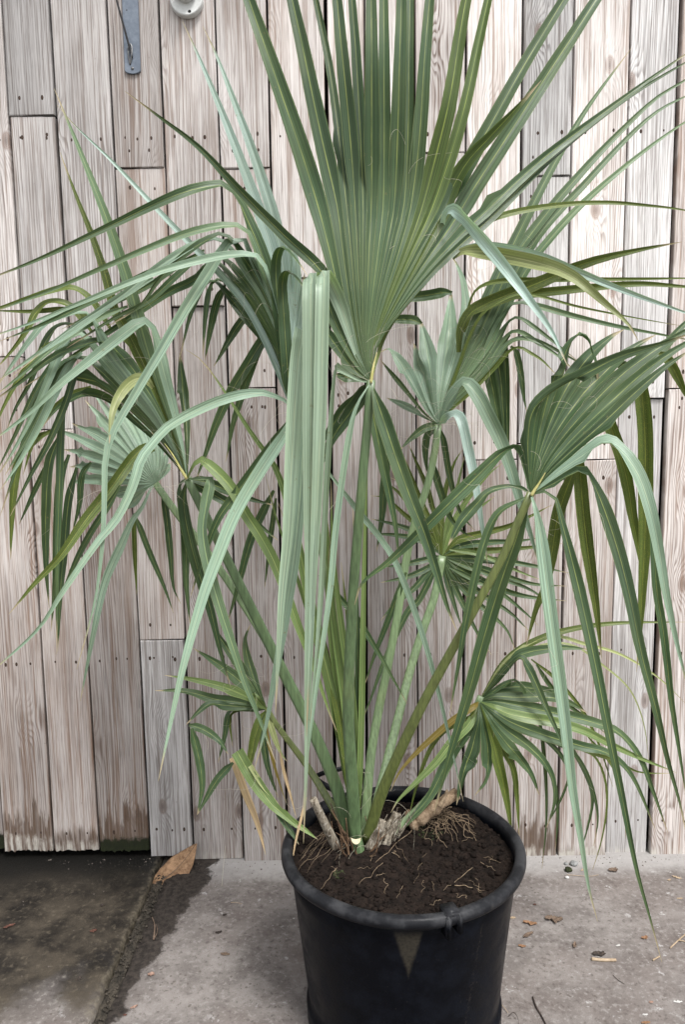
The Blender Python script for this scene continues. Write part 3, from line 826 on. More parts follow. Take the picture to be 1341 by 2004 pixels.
for k in range(15):
    a = -2.2 + 4.75 * k / 14.0
    rim.append((R - tr + math.cos(a) * tr, h - tr * 1.05 + math.sin(a) * tr * 1.05))
rim.append((R * 0.905, h - 0.028)); rim.append((R * 0.90, h - 0.05))
mesh_obj('rim', *lathe(rim, wob=0.010), M['pot'], pot)
# strap handle standing up at the back-left, and the matching lug at the front-right
def on_pot(px, py, y): return at_y(px, py, y) - POT
hp = [on_pot(668, 1552, 2.10), on_pot(634, 1535, 2.10), on_pot(618, 1522, 2.10), on_pot(628, 1514, 2.10), on_pot(652, 1508, 2.11), on_pot(690, 1500, 2.13), on_pot(712, 1512, 2.14), on_pot(716, 1548, 2.14)]
f_, L_ = spline(hp, 2)
V, F = tube([f_(L_ * k / 39) for k in range(40)], 0.0085, 8, 0.55); mesh_obj('handle', V, F, M['pot'], pot)
ha = math.atan2(at_z(897, 1800, h).y - POT.y, at_z(897, 1800, h).x - POT.x)
bm = bmesh.new()
for dx, w_, z0_, z1_, o0, o1 in ((-0.014, 0.006, h - 0.058, h - 0.004, -0.03, 0.006), (0.014, 0.006, h - 0.050, h - 0.002, -0.03, 0.005), (0.0, 0.018, h - 0.016, h + 0.003, -0.045, -0.004)):
    tmp = bmesh.new(); box(tmp, dx - w_, dx + w_, R + o0, R + o1, z0_, z1_)
    bmesh.ops.bevel(tmp, geom=tmp.edges[:], offset=0.003, segments=2, affect='EDGES')
    for v in tmp.verts:
        x, y = v.co.x, v.co.y
        d = Vector((math.cos(ha), math.sin(ha))); s = Vector((-d.y, d.x))
        v.co.x, v.co.y = d.x * y + s.x * x, d.y * y + s.y * x
    me = bpy.data.meshes.new('t'); tmp.to_mesh(me); tmp.free(); bm.from_mesh(me)
bm_obj('handle_lug', bm, M['pot'], pot, smooth=True)

# ------------------------------------------------------------------ soil
SOIL_Z = h - 0.035
def soil_h(x, y):
    r = math.hypot(x, y) / R
    return SOIL_Z - POT.z + 0.018 * noise.noise(Vector((x * 7, y * 7, 1))) + 0.010 * noise.noise(Vector((x * 19, y * 19, 3))) + 0.006 * noise.noise(Vector((x * 55, y * 55, 5))) + 0.022 * math.exp(-(((x + 0.13) ** 2 + (y - 0.03) ** 2) / 0.02)) - 0.012 * (r > 0.8) * (r - 0.8) * 5
V, F = [], []
nr, ns = 46, 150
for i in range(nr + 1):
    r = R * 0.905 * i / nr
    for k in range(ns):
        a = 2 * math.pi * k / ns; x, y = math.cos(a) * r, math.sin(a) * r
        V.append((x, y, soil_h(x, y)))
for i in range(nr):
    for k in range(ns):
        k2 = (k + 1) % ns; F.append((i * ns + k, i * ns + k2, (i + 1) * ns + k2, (i + 1) * ns + k))
parts = [(V, F)]
for i in range(2200):
    rr = R * 0.89 * math.sqrt(rng.random()); a = rng.uniform(0, 6.283)
    x, y = math.cos(a) * rr, math.sin(a) * rr
    s = rng.choice([.0015, .002, .002, .003, .003, .004, .005, .008]) * rng.uniform(0.7, 1.3)
    parts.append(clod((x, y, soil_h(x, y) + s * 0.25), s, rng))
V, F = merge(parts)
soil = mesh_obj('potting_soil', V, F, M['soil'], smooth=True); soil.location = POT
tag(soil, 'dark brown crumbly potting soil filling the black pot', 'soil', kind='stuff')
def soil_at(px, py, lift=0.0):
    z = SOIL_Z
    for _ in range(6):
        p = at_z(px, py, z); z = soil_h(p.x - POT.x, p.y - POT.y)
    return Vector((p.x, p.y, z + lift))

# ------------------------------------------------------------------ the palm
BASE = soil_at(700, 1660)
palm = empty('fan_palm', BASE)
tag(palm, 'fan palm with long arching blue-green leaf segments growing in the black pot', 'palm')
PINV = Matrix.Translation(BASE).inverted()
frng = random.Random(21)

def path3(txt, depths, start=None):
    a = [float(v) for v in txt.split()]
    pts = list(zip(a[0::2], a[1::2]))
    ds = []
    if len(depths) == len(pts): ds = list(depths)
    else:
        cum = [0.0]
        for i in range(1, len(pts)): cum.append(cum[-1] + math.hypot(pts[i][0] - pts[i - 1][0], pts[i][1] - pts[i - 1][1]))
        for c in cum:
            f = c / max(cum[-1], 1e-6) * (len(depths) - 1); k = min(int(f), len(depths) - 2) if len(depths) > 1 else 0
            ds.append(depths[0] if len(depths) == 1 else depths[k] + (depths[k + 1] - depths[k]) * (f - k))
    P = [at_y(x, y, d) for (x, y), d in zip(pts, ds)]
    if start is not None: P.insert(0, Vector(start))
    return P

def proj(p):
    v = p - CAM; z = v.dot(FWD); return (v.dot(RGT) / z, v.dot(UPV) / z)

def sstep(a, b, x):
    t = min(max((x - a) / (b - a), 0), 1); return t * t * (3 - 2 * t)

def seg_frames(pos, L, n, pull, twist_on):
    P = [pos(L * i / (n - 1)) for i in range(n)]
    T = [(P[min(i + 1, n - 1)] - P[max(i - 1, 0)]).normalized() for i in range(n)]
    ang = []
    Q = [proj(p) for p in P]
    for i in range(n - 1): ang.append(math.atan2(Q[i + 1][1] - Q[i][1], Q[i + 1][0] - Q[i][0]))
    tw = [0.0] * n
    if twist_on:
        for i in range(2, n - 3):
            d = ang[i + 2] - ang[i - 2]
            d = (d + math.pi) % (2 * math.pi) - math.pi
            tw[i] = max(-1.2, min(1.2, 1.15 * d))
        for _ in range(3): tw = [(tw[max(i - 1, 0)] + tw[i] * 2 + tw[min(i + 1, n - 1)]) / 4 for i in range(n)]
    W = []
    cur = None; sd0 = P[-1].x * 37.0 + P[-1].z * 91.0
    for i in range(n):
        view = (P[i] - CAM).normalized()
        wv = T[i].cross(view); sl = wv.length
        if cur is None:
            cur = wv.normalized() if sl > 1e-4 else Vector((1, 0, 0))
        else:
            cur = cur - T[i] * cur.dot(T[i])
            if sl > 1e-4:
                wv.normalize(); sg = 1 if wv.dot(cur) > 0 else -1
                cur = cur.normalized() + wv * (sg * pull * sl)
            cur.normalize()
        w = cur
        tw[i] += 0.42 * noise.noise(Vector((sd0, i * 6.0 / n, 0))) * sstep(0.25, 0.6, i / n)
        if abs(tw[i]) > 1e-3:
            nn = T[i].cross(w).normalized(); w = (w * math.cos(tw[i]) + nn * math.sin(tw[i])).normalized()
        W.append(w)
    return P, T, W

def ribbon(name, P, T, W, edges, fold, mat, parent):
    """edges: list of (left point, right point); the midrib sits behind the line between them"""
    V, F, UV = [], [], []
    n = len(P)
    for i in range(n):
        l, r = edges[i]
        wd = (r - l); hw = wd.length / 2
        N = T[i].cross(W[i]).normalized()
        if N.dot((P[i] - CAM)) < 0: N = -N
        mid = P[i] + N * (fold[i] * hw * (1 + 0.5 * noise.noise(Vector((P[-1].x * 50, P[-1].z * 50, i * 0.35)))))
        rp = 1 + 0.05 * noise.noise(Vector((P[0].x * 9 + P[-1].z * 31, P[-1].x * 31, i * 0.8)))
        if i > n * 0.4: l = P[i] + (l - P[i]) * rp; r = P[i] + (r - P[i]) * (2 - rp)
        v = i / (n - 1.0)
        for pnt, u in ((l, 0.0), (l.lerp(mid, 0.55) - N * (0.05 * hw), 0.27), (mid, 0.5), (r.lerp(mid, 0.55) - N * (0.05 * hw), 0.73), (r, 1.0)):
            V.append(pnt); UV.append((u, v))
    for i in range(n - 1):
        for k in range(4):
            a = i * 5 + k; F.append((a, a + 1, a + 6, a + 5))
    o = mesh_obj(name, V, F, mat, smooth=True, uvs=UV)
    o.parent = parent; o.matrix_parent_inverse = PINV
    return o

def thread(p0, d0, length, r=0.00034, curl=1.0):
    pts = [p0.copy()]; d = d0.normalized()
    n = 16; st = length / n
    ax = Vector((frng.uniform(-1, 1), frng.uniform(-1, 1), frng.uniform(-1, 1))).normalized()
    c = frng.uniform(0.10, 0.42) * curl
    for i in range(n):
        d = Matrix.Rotation(c * frng.uniform(0.3, 1.7), 3, ax) @ d
        d = (d + Vector((0, 0, -0.05)) + Vector((frng.gauss(0, .05), frng.gauss(0, .05), frng.gauss(0, .05)))).normalized()
        if i % 5 == 4: ax = (ax + Vector((frng.uniform(-1, 1), frng.uniform(-1, 1), frng.uniform(-1, 1))) * 0.6).normalized()
        pts.append(pts[-1] + d * st)
    return tube(pts, [r * (1 - 0.6 * i / n) for i in range(n + 1)], 3, cap=False)

def petiole(txt, depths, w0, w1, mat, parent, costa=None):
    P = path3(txt, depths); pos, L = spline(P, 2)
    n = 36
    pts = [pos(L * i / (n - 1)) for i in range(n)]
    rad = [ppm(p.y) * (w0 + (w1 - w0) * (i / (n - 1.0)) ** 1.2) / 2 for i, p in enumerate(pts)]
    V, F = tube(pts, rad, 12, 0.62)
    # a flat channel along the upper side
    for i in range(n):
        for k in (2, 3, 4):
            c = pts[i]; V[i * 12 + k] = c + (V[i * 12 + k] - c) * (0.55 if k == 3 else 0.80)
    o = mesh_obj('petiole', V, F, mat, smooth=True); o.parent = parent; o.matrix_parent_inverse = PINV
    return o

def fan(label, hast, dh, pet, rf_px, blade, free, fibres=10, costa=None, foldk=0.42, flat=None):
    lf = bpy.data.objects.new('fan_leaf', None); COL.objects.link(lf); lf.parent = palm; lf.empty_display_size = 0.05
    lf.location = (0, 0, 0)
    if label: lf['label'] = label
    Hp = at_y(hast[0], hast[1], dh)
    if pet: petiole(*pet, lf)
    data = []
    for bi, (tone, w, dep, txt) in enumerate(blade):
        nt = tone.endswith('!'); tn = tone.rstrip('!')
        PP = path3(txt, dep, Hp)
        if flat:                                             # the fused part of the blade is one gently curved surface
            db = flat[0] + (flat[1] - flat[0]) * bi / max(len(blade) - 1, 1)
            aa = [float(v) for v in txt.split()]
            for q in range(1, len(PP)):
                px_, py_ = aa[2 * q - 2], aa[2 * q - 1]
                rr_ = math.hypot(px_ - hast[0], py_ - hast[1]) / rf_px
                dfl = dh + (db - dh) * min(rr_, 1.0)
                PP[q] = at_y(px_, py_, dfl + (PP[q].y - dfl) * sstep(0.95, 1.7, rr_) + 0.05 * max(0.0, rr_ - 0.6))
        pos, L = spline(PP, 2)
        data.append((tn, w, pos, L, nt))
    rf = rf_px * ppm(dh)
    thr = []
    nB = len(data)
    for i, (tn, w, pos, L, nt) in enumerate(data):
        n = 34
        P, T, W = seg_frames(pos, L, n, 0.0 if nt else 0.22, not nt)
        # orient W from left neighbour to right neighbour
        nb = data[i + 1] if i + 1 < nB else None; pb = data[i - 1] if i > 0 else None
        sref = min(rf, L * 0.8)
        ref = Vector((0, 0, 0))
        if nb: ref += nb[2](sref) - pos(sref)
        if pb: ref += pos(sref) - pb[2](sref)
        k0 = max(1, int(n * min(sref / L, 1) * 0.6))
        if W[k0].dot(ref) < 0: W = [-x for x in W]
        rr = min(rf, (0.55 if tn in ('glauc',) and label and 'blue-green' in label else 0.68) * L)
        edges = []; fold = []
        for j in range(n):
            s = L * j / (n - 1.0)
            ramp = 0.06 + 0.94 * min(s / rr, 1.0)
            tp = max(0.0, (s - rr) / max(L - rr, 1e-6))
            own = ppm(P[j].y) * w / 2 * ramp * (1 - tp ** 1.35) + 0.0004
            bl = sstep(rr * 0.95, rr * 1.22, s)
            def side(nbr, sg):
                e = P[j] + W[j] * (sg * own)
                if nbr is None or s > min(rr * 1.28, nbr[3] * 0.95): return e
                q = nbr[2](s); mid = (P[j] + q) / 2; dv = mid - P[j]
                lim = own * 1.9 + 0.001
                if dv.length > lim: return e if dv.length > lim * 1.8 else P[j] + dv.normalized() * lim
                return mid.lerp(e, bl)
            edges.append((side(pb, -1), side(nb, 1)))
            fold.append(foldk + (0.46 - foldk) * min(1.0, tp * 2.5))
        ribbon('leaf_segment', P, T, W, edges, fold, M[tn], lf)
        for q in range(2):
            if frng.random() < fibres / (2.0 * max(nB, 1)) * 1.0:
                j = min(n - 2, int((rr / L) * n * frng.uniform(0.7, 1.25)))
                thr.append(thread(edges[j][q], T[j] + W[j] * frng.uniform(-0.6, 0.6), frng.uniform(0.05, 0.17)))
    for (tone, w, dep, txt) in free:
        nt = tone.endswith('!'); det = tone.startswith('*'); tn = tone.strip('*!')
        pos, L = spline(path3(txt, dep, None if det else Hp), 2)
        n = 40
        P, T, W = seg_frames(pos, L, n, 0.06 if nt else 0.22, not nt)
        edges = []; fold = []
        for j in range(n):
            t = j / (n - 1.0)
            ramp = 1.0 if det and nt else sstep(0.0, 0.16, t) * (0.65 if det else 0.88) + (0.35 if det else 0.12)
            own = ppm(P[j].y) * w / 2 * ramp * (1 - max(0.0, (t - 0.40) / 0.60) ** 1.35) + 0.0004
            edges.append((P[j] - W[j] * own, P[j] + W[j] * own)); fold.append(0.46)
        ribbon('leaf_segment', P, T, W, edges, fold, M[tn], lf)
        if frng.random() < 0.35:
            j = int(n * frng.uniform(0.1, 0.4)); thr.append(thread(edges[j][0], T[j] + W[j] * frng.uniform(-1, 1), frng.uniform(0.05, 0.15)))
    if costa:
        P = path3(costa[0], costa[1]); pos, L = spline(P, 2)
        pts = [pos(L * i / 15) for i in range(16)]
        V, F = tube(pts, [costa[2] * (1 - 0.85 * i / 15) for i in range(16)], 6)
        o = mesh_obj('costa', V, F, M['costa'], smooth=True); o.parent = lf; o.matrix_parent_inverse = PINV
    for _ in range(int(fibres * 0.5)):
        p = Hp + Vector((frng.gauss(0, .03), frng.uniform(-0.03, 0.0), frng.gauss(0.02, .04)))
        thr.append(thread(p, Vector((frng.uniform(-1, 1), frng.uniform(-.6, .2), frng.uniform(-.5, 1))), frng.uniform(0.08, 0.22)))
    if thr:
        V, F = merge(thr); o = mesh_obj('leaf_fibre', V, F, M['fibre'], smooth=True); o.parent = lf; o.matrix_parent_inverse = PINV; o['kind'] = 'stuff'
    return lf

G, GL, FR, OL, FS, YE, OR, DR = 'green', 'glauc', 'frost', 'olive', 'fresh', 'yellow', 'orange', 'dry'

# --- the tall middle leaf
fan('tall upright dark green fan leaf in the middle', (726, 748), 1.74,
    ('726 744 722 800 704 1000 689 1200 682 1400 690 1540 699 1665', (1.735, 1.75, 1.80, 1.86, 1.93), 17, 27, M['pet']),
    365,
    [(G, 20, (1.74, 1.72), '700 742 672 737 655 732'),
     (G, 22, (1.74, 1.70), '690 720 655 672 625 625'),
     (G, 24, (1.74, 1.72), '695 705 660 640 632 560'),
     (G, 37, (1.73, 1.70, 1.66), '700 700 668 590 645 490 622 400 580 265 530 120 487 0 428 -165 363 -330'),
     (G, 35, (1.73, 1.71, 1.67), '705 690 683 580 670 480 660 400 630 270 598 120 572 0 536 -165 497 -330'),
     (G, 18, (1.75, 1.78, 1.78), '708 680 695 580 686 480 678 400 668 300 645 130 618 0 584 -165 546 -330'),
     (G, 31, (1.72, 1.69, 1.65), '712 680 704 580 699 480 695 400 685 260 671 120 660 0 645 -165 628 -330'),
     (G, 24, (1.75, 1.77, 1.77), '714 680 710 580 710 480 711 400 707 300 698 120 689 0 677 -165 663 -330'),
     (G, 32, (1.72, 1.68, 1.65), '717 680 719 580 723 480 727 400 728 250 728 120 727 0 726 -165 724 -330'),
     (G, 27, (1.73, 1.71, 1.70), '720 680 729 580 742 480 751 400 752 250 752 120 751 0 750 -165 748 -330'),
     (G, 31, (1.73, 1.70, 1.67), '723 680 738 580 758 480 773 400 779 250 783 120 786 0 790 -165 795 -330'),
     (G, 22, (1.74, 1.76, 1.78), '726 680 745 580 772 480 792 400 799 250 801 120 803 0 806 -165 809 -330'),
     (G, 30, (1.74, 1.74, 1.74), '728 680 750 590 782 490 806 400 820 280 832 120 841 0 853 -165 867 -330'),
     ('yolive', 34, (1.74, 1.74, 1.72), '730 680 756 595 795 495 826 410 850 320 880 200 902 60 915 -10 945 -170 977 -330'),
     ('yolive', 26, (1.75, 1.78, 1.78), '731 680 760 600 803 500 846 410 878 320 910 210 940 70 958 -10 994 -170 1034 -330'),
     (G, 30, (1.76, 1.80, 1.84), '732 680 764 603 815 505 868 415 915 325 957 250 1030 120 1104 0 1206 -165 1318 -330'),
     ('yolive', 34, (1.76, 1.74, 1.70), '733 680 768 606 820 512 862 425 885 365 915 315 960 268 1010 215 1060 158'),
     (G, 34, (1.78, 1.84, 1.90), '734 680 772 610 828 520 888 435 930 365 992 270 1070 150 1167 0 1274 -165 1391 -330'),
     (G, 22, (1.80, 1.88, 1.95), '735 680 776 612 836 530 900 462 945 420 1050 322 1200 208 1341 108 1380 85'),
     (G, 18, (1.81, 1.90, 1.98), '736 680 779 613 842 538 905 476 960 428 1080 308 1220 198 1341 124 1400 95'),
     ],
    [(OL, 13, (1.82, 1.88, 1.95), '760 640 840 540 905 468 960 430 1060 406 1180 397 1290 405 1345 413 1400 430'),
     ('*frost', 24, (1.83, 1.72, 1.64, 1.60, 1.56), '866 440 872 415 886 409 930 455 985 520 1035 585 1080 650 1112 718'),
     ('*frost', 15, (1.84, 1.76, 1.70, 1.66), '885 505 905 487 960 482 1050 500 1120 528 1210 565 1341 612 1400 632'),
     ('*yellow', 26, (1.84, 1.74, 1.66, 1.62), '885 505 910 490 980 500 1080 522 1125 543 1180 590 1230 635 1250 668'),
     (G, 30, (1.72, 1.69, 1.66, 1.66), '738 785 757 840 775 895 800 965 825 1030 855 1120 875 1185 895 1236'),
     (G, 20, (1.77, 1.76, 1.76), '728 800 738 850 750 910 766 985 775 1035 781 1100'),
     (G, 26, (1.78, 1.80, 1.84), '700 788 672 825 650 858 635 895 625 925'),
     (G, 22, (1.80, 1.86, 1.88), '700 780 670 805 640 850 620 890'),
     (G, 22, (1.78, 1.72, 1.60), '690 700 655 600 640 542 560 465 470 375 390 290 310 228 245 180'),
     ('pale!', 28, (1.74, 1.73, 1.70, 1.66, 1.62, 1.575, 1.555, 1.54, 1.53, 1.53, 1.53, 1.53, 1.53), '700 700 668 600 645 550 636 539 633 536 632 541 631 580 629 700 625 850 619 1000 612 1150 606 1290 600 1440'),
     ('pale!', 30, (1.76, 1.75, 1.72, 1.68, 1.63, 1.585, 1.565, 1.55, 1.54, 1.53, 1.53, 1.53, 1.53, 1.54), '690 700 650 600 625 555 613 544 608 541 606 546 606 600 607 760 607 950 608 1120 605 1260 602 1380 600 1490 594 1650'),
     ('pale!', 18, (1.72, 1.69, 1.655, 1.63, 1.615, 1.60, 1.60, 1.60, 1.60, 1.61), '705 745 675 728 659 718 656 720 652 760 645 860 638 970 631 1110 622 1250 604 1440'),
     (GL, 12, (1.72, 1.70, 1.66, 1.65), '715 765 700 790 688 830 671 930 656 1048 647 1150 622 1329 603 1470 592 1600'),
     ], fibres=12, foldk=0.42, flat=(1.73, 1.83), costa=('726 750 729 728 733 708 738 690', (1.733, 1.735, 1.74, 1.745), 0.0045))

# --- the folded leaf left of the middle, with pale tips and long hanging segments
fan('folded fan leaf with pale blue tips and long pale hanging strips', (572, 806), 1.83,
    ('572 800 588 880 614 1000 646 1180 672 1400 692 1640', (1.83, 1.90, 1.98, 1.97), 10, 16, M['pet_light']),
    235,
    [(G, 18, (1.86, 1.92, 1.90), '545 710 478 618 420 548 402 556 375 610 352 700'),
     (G, 20, (1.86, 1.91, 1.90), '548 700 490 610 432 545 412 560 402 620 397 700'),
     (G, 20, (1.85, 1.88, 1.86), '551 695 500 600 445 532 415 508 385 545 330 572 270 612 150 692 40 762'),
     (G, 20, (1.84, 1.86, 1.78), '553 690 507 590 455 520 422 498 390 505 345 540 290 590 225 622 130 682'),
     (GL, 20, (1.84, 1.82, 1.74, 1.66), '555 690 512 580 465 505 435 468 418 466 380 478 300 530 240 578 130 650 24 737'),
     (G, 20, (1.83, 1.80, 1.76), '556 688 517 575 472 492 440 458 415 462 365 495 310 550 275 598 210 640'),
     ('glauc', 24, (1.83, 1.80, 1.72, 1.64, 1.62), '557 686 522 570 490 500 478 468 462 462 440 482 400 545 358 612 313 690 268 765 218 852 206 900 204 990 198 1090 185 1180 150 1310'),
     ('mid', 18, (1.83, 1.78, 1.68, 1.60), '558 684 528 565 505 500 488 456 462 440 400 447 330 470 200 525 100 568 0 606 -60 630'),
     ('glauc', 18, (1.82, 1.76, 1.64, 1.56), '559 684 533 565 518 520 500 499 470 497 420 503 300 535 150 596 40 640 -60 672'),
     (G, 26, (1.83, 1.80, 1.70, 1.58), '559 683 536 570 514 500 492 440 470 390 440 360 400 364 340 384 200 450 80 506 0 538 -60 560'),
     (FR, 27, (1.83, 1.86, 1.90), '560 682 548 570 534 495 510 420 470 310 422 190 385 103 357 42'),
     (FR, 28, (1.84, 1.88, 1.93), '563 682 558 570 551 490 530 405 492 290 455 190 424 110 397 52'),
     (FR, 28, (1.84, 1.88, 1.92), '567 682 568 580 566 520 556 470 535 420'),
     (FR, 26, (1.85, 1.88, 1.90), '571 682 577 590 580 540 578 505 565 470'),
     (FR, 24, (1.85, 1.88, 1.90), '575 690 588 610 594 565 596 535'),
     ],
    [('green!', 24, (1.81, 1.80, 1.79, 1.76, 1.71, 1.66, 1.62), '558 700 543 580 540 520 546 492 558 486 580 508 602 540'),
     ('green!', 22, (1.79, 1.78, 1.77, 1.74, 1.69, 1.64, 1.60), '563 720 556 620 553 560 557 538 568 533 586 550 602 575'),
     (FR, 13, (1.86, 1.86, 1.84), '530 690 480 595 430 535 370 475 300 402 215 312 145 245 112 206'),
     ('*green', 20, (1.92, 1.95, 1.97), '548 625 515 665 485 713 452 768 425 825 400 895 380 950'),
     ('*green', 16, (1.92, 1.96, 1.98), '540 640 509 678 491 722 468 790 455 835 447 880 441 905'),
     ('*green', 15, (1.90, 1.93, 1.93), '500 605 478 622 452 660 432 695 418 718'),
     ('*green', 14, (1.92, 1.95, 1.95), '440 560 425 590 412 645 401 705'),
     (GL, 19, (1.80, 1.74, 1.66, 1.58, 1.55), '567 790 545 778 510 768 450 778 390 801 330 834 298 868 275 900 260 950 230 1012 191 1060 128 1150 75 1230 0 1300 -40 1335'),
     (GL, 24, (1.78, 1.70, 1.62, 1.58), '568 825 555 852 510 920 461 1003 428 1084 398 1165 360 1299 330 1433 310 1528'),
     ('*green', 18, (1.82, 1.80, 1.80, 1.82), '575 812 552 845 509 902 465 962 430 1010 405 1070 372 1170'),
     ('pale!', 30, (1.62, 1.59, 1.57, 1.56, 1.56), '*'.replace('*', '') + '594 640 586 680 579 760 570 920 563 1048 553 1150 545 1280 539 1400'),
     ('*glauc', 22, (1.66, 1.64, 1.62, 1.62), '596 800 592 900 586 989 574 1108 560 1200 545 1284 521 1418 497 1508'),
     ], fibres=20)

# --- the big leaf on the left with drooping tips
fan('broad dark green fan leaf at the left with drooping tips', (366, 938), 1.86,
    ('366 935 398 1000 467 1140 553 1312 610 1425 655 1530 688 1640', (1.86, 1.88, 1.92, 1.95), 17, 28, M['pet']),
    235,
    [(G, 20, (1.90, 1.94, 1.94), '345 908 305 860 262 820 230 790 200 775 165 770 140 780 110 800 80 840'),
     (G, 20, (1.88, 1.90, 1.88), '343 900 300 845 250 795 200 752 165 735 140 740 125 790 119 850 116 950 112 1100 111 1280'),
     (G, 22, (1.87, 1.87, 1.82, 1.80), '343 895 297 830 245 775 195 720 160 698 135 702 108 722 78 770 54 840 30 920 0 1010'),
     ('glauc', 24, (1.87, 1.85, 1.78, 1.74), '344 890 298 820 248 762 200 700 176 668 158 652 138 656 122 676 108 710 89 758 62 815 30 876 -10 940'),
     ('glauc', 24, (1.86, 1.83, 1.76, 1.72), '345 887 302 808 255 745 212 688 190 640 174 614 150 611 113 621 87 632 60 664 24 713 -15 770'),
     (G, 22, (1.86, 1.84, 1.78, 1.74), '348 885 310 800 270 735 235 690 205 665 165 672 104 698 40 748 -20 790'),
     (OL, 22, (1.86, 1.85, 1.86), '350 883 318 800 285 720 258 665 240 635 225 610 205 535 180 462 150 386 117 298'),
     ('mid', 27, (1.85, 1.83, 1.80, 1.80), '353 882 326 805 300 725 268 612 238 512 200 405 152 285 106 174'),
     (GL, 26, (1.85, 1.82, 1.74, 1.68), '358 880 340 800 322 735 310 675 297 636 279 627 240 654 180 702 118 752 60 806 0 852 -40 880'),
     (G, 22, (1.88, 1.93, 1.95), '366 870 364 820 358 770 352 690'),
     ],
    [('*mid', 12, (1.84, 1.76, 1.70), '250 600 200 620 120 668 40 735 -10 775'),
     ('*glauc', 13, (1.82, 1.74, 1.68), '300 545 240 578 150 642 60 702 -10 750'),
     ('*green', 12, (1.88, 1.82, 1.80), '180 660 150 668 110 705 70 765 30 850 -10 930'),
     ('*glauc', 15, (1.86, 1.80, 1.76), '160 690 138 712 110 765 78 830 40 900 0 960'),
     ('*green', 13, (1.88, 1.84, 1.82), '170 705 150 725 128 790 98 860 60 930 20 1010'),
     ('*mid', 14, (1.87, 1.82, 1.80), '150 690 122 720 92 782 50 862 10 930'),
     ('*olive', 10, (1.90, 1.86), '130 660 90 680 50 722 10 790 -15 850'),
     ('*green', 12, (1.80, 1.74, 1.70), '330 515 270 545 190 585 90 632 0 668'),
     ('*green', 10, (1.90, 1.86, 1.82), '400 490 350 520 290 560 210 600 120 645'),
     ('*olive', 12, (1.90, 1.88, 1.84), '220 650 185 594 160 570 137 562 110 566 60 582 0 602 -40 612'),
     ('*olive', 10, (1.90, 1.90, 1.88), '195 645 160 615 128 606 60 610 -20 608'),
     ('*olive', 14, (1.90, 1.88, 1.84), '180 650 140 600 113 589 89 592 69 612 55 642 30 678 -10 725'),
     ('*green', 13, (1.92, 1.92, 1.90), '190 690 150 640 125 632 106 642 90 665 78 695 60 746 30 800 10 850'),
     ('*olive', 22, (1.84, 1.76, 1.70, 1.68), '300 885 292 872 276 878 245 917 215 959 167 1018 119 1087 66 1144 17 1202'),
     ('*yellow', 20, (1.82, 1.72, 1.68), '300 760 282 740 262 744 238 768 222 800 216 838 214 868'),
     (G, 18, (1.86, 1.90), '400 942 450 962 495 978 534 988'),
     (G, 18, (1.87, 1.90), '400 958 449 986 495 1018 545 1058'),
     (FS, 22, (1.82, 1.78, 1.76, 1.80), '378 912 390 898 419 918 455 958 479 1003 509 1048 539 1105 586 1230 622 1326 646 1397 660 1432'),
     ('mid', 22, (1.82, 1.76, 1.72, 1.70), '395 936 412 938 402 985 395 1035 404 1093 422 1160 443 1225 479 1335 509 1409 540 1492'),
     (G, 18, (1.90, 1.94, 1.95), '351 950 357 989 363 1048 364 1130 368 1180 373 1228'),
     (G, 22, (1.90, 1.95, 1.98), '358 985 372 1060 398 1150 415 1205 433 1280 452 1345'),
     ], fibres=14, costa=('366 938 352 915 338 890 322 868', (1.855, 1.855, 1.86, 1.865), 0.0042))

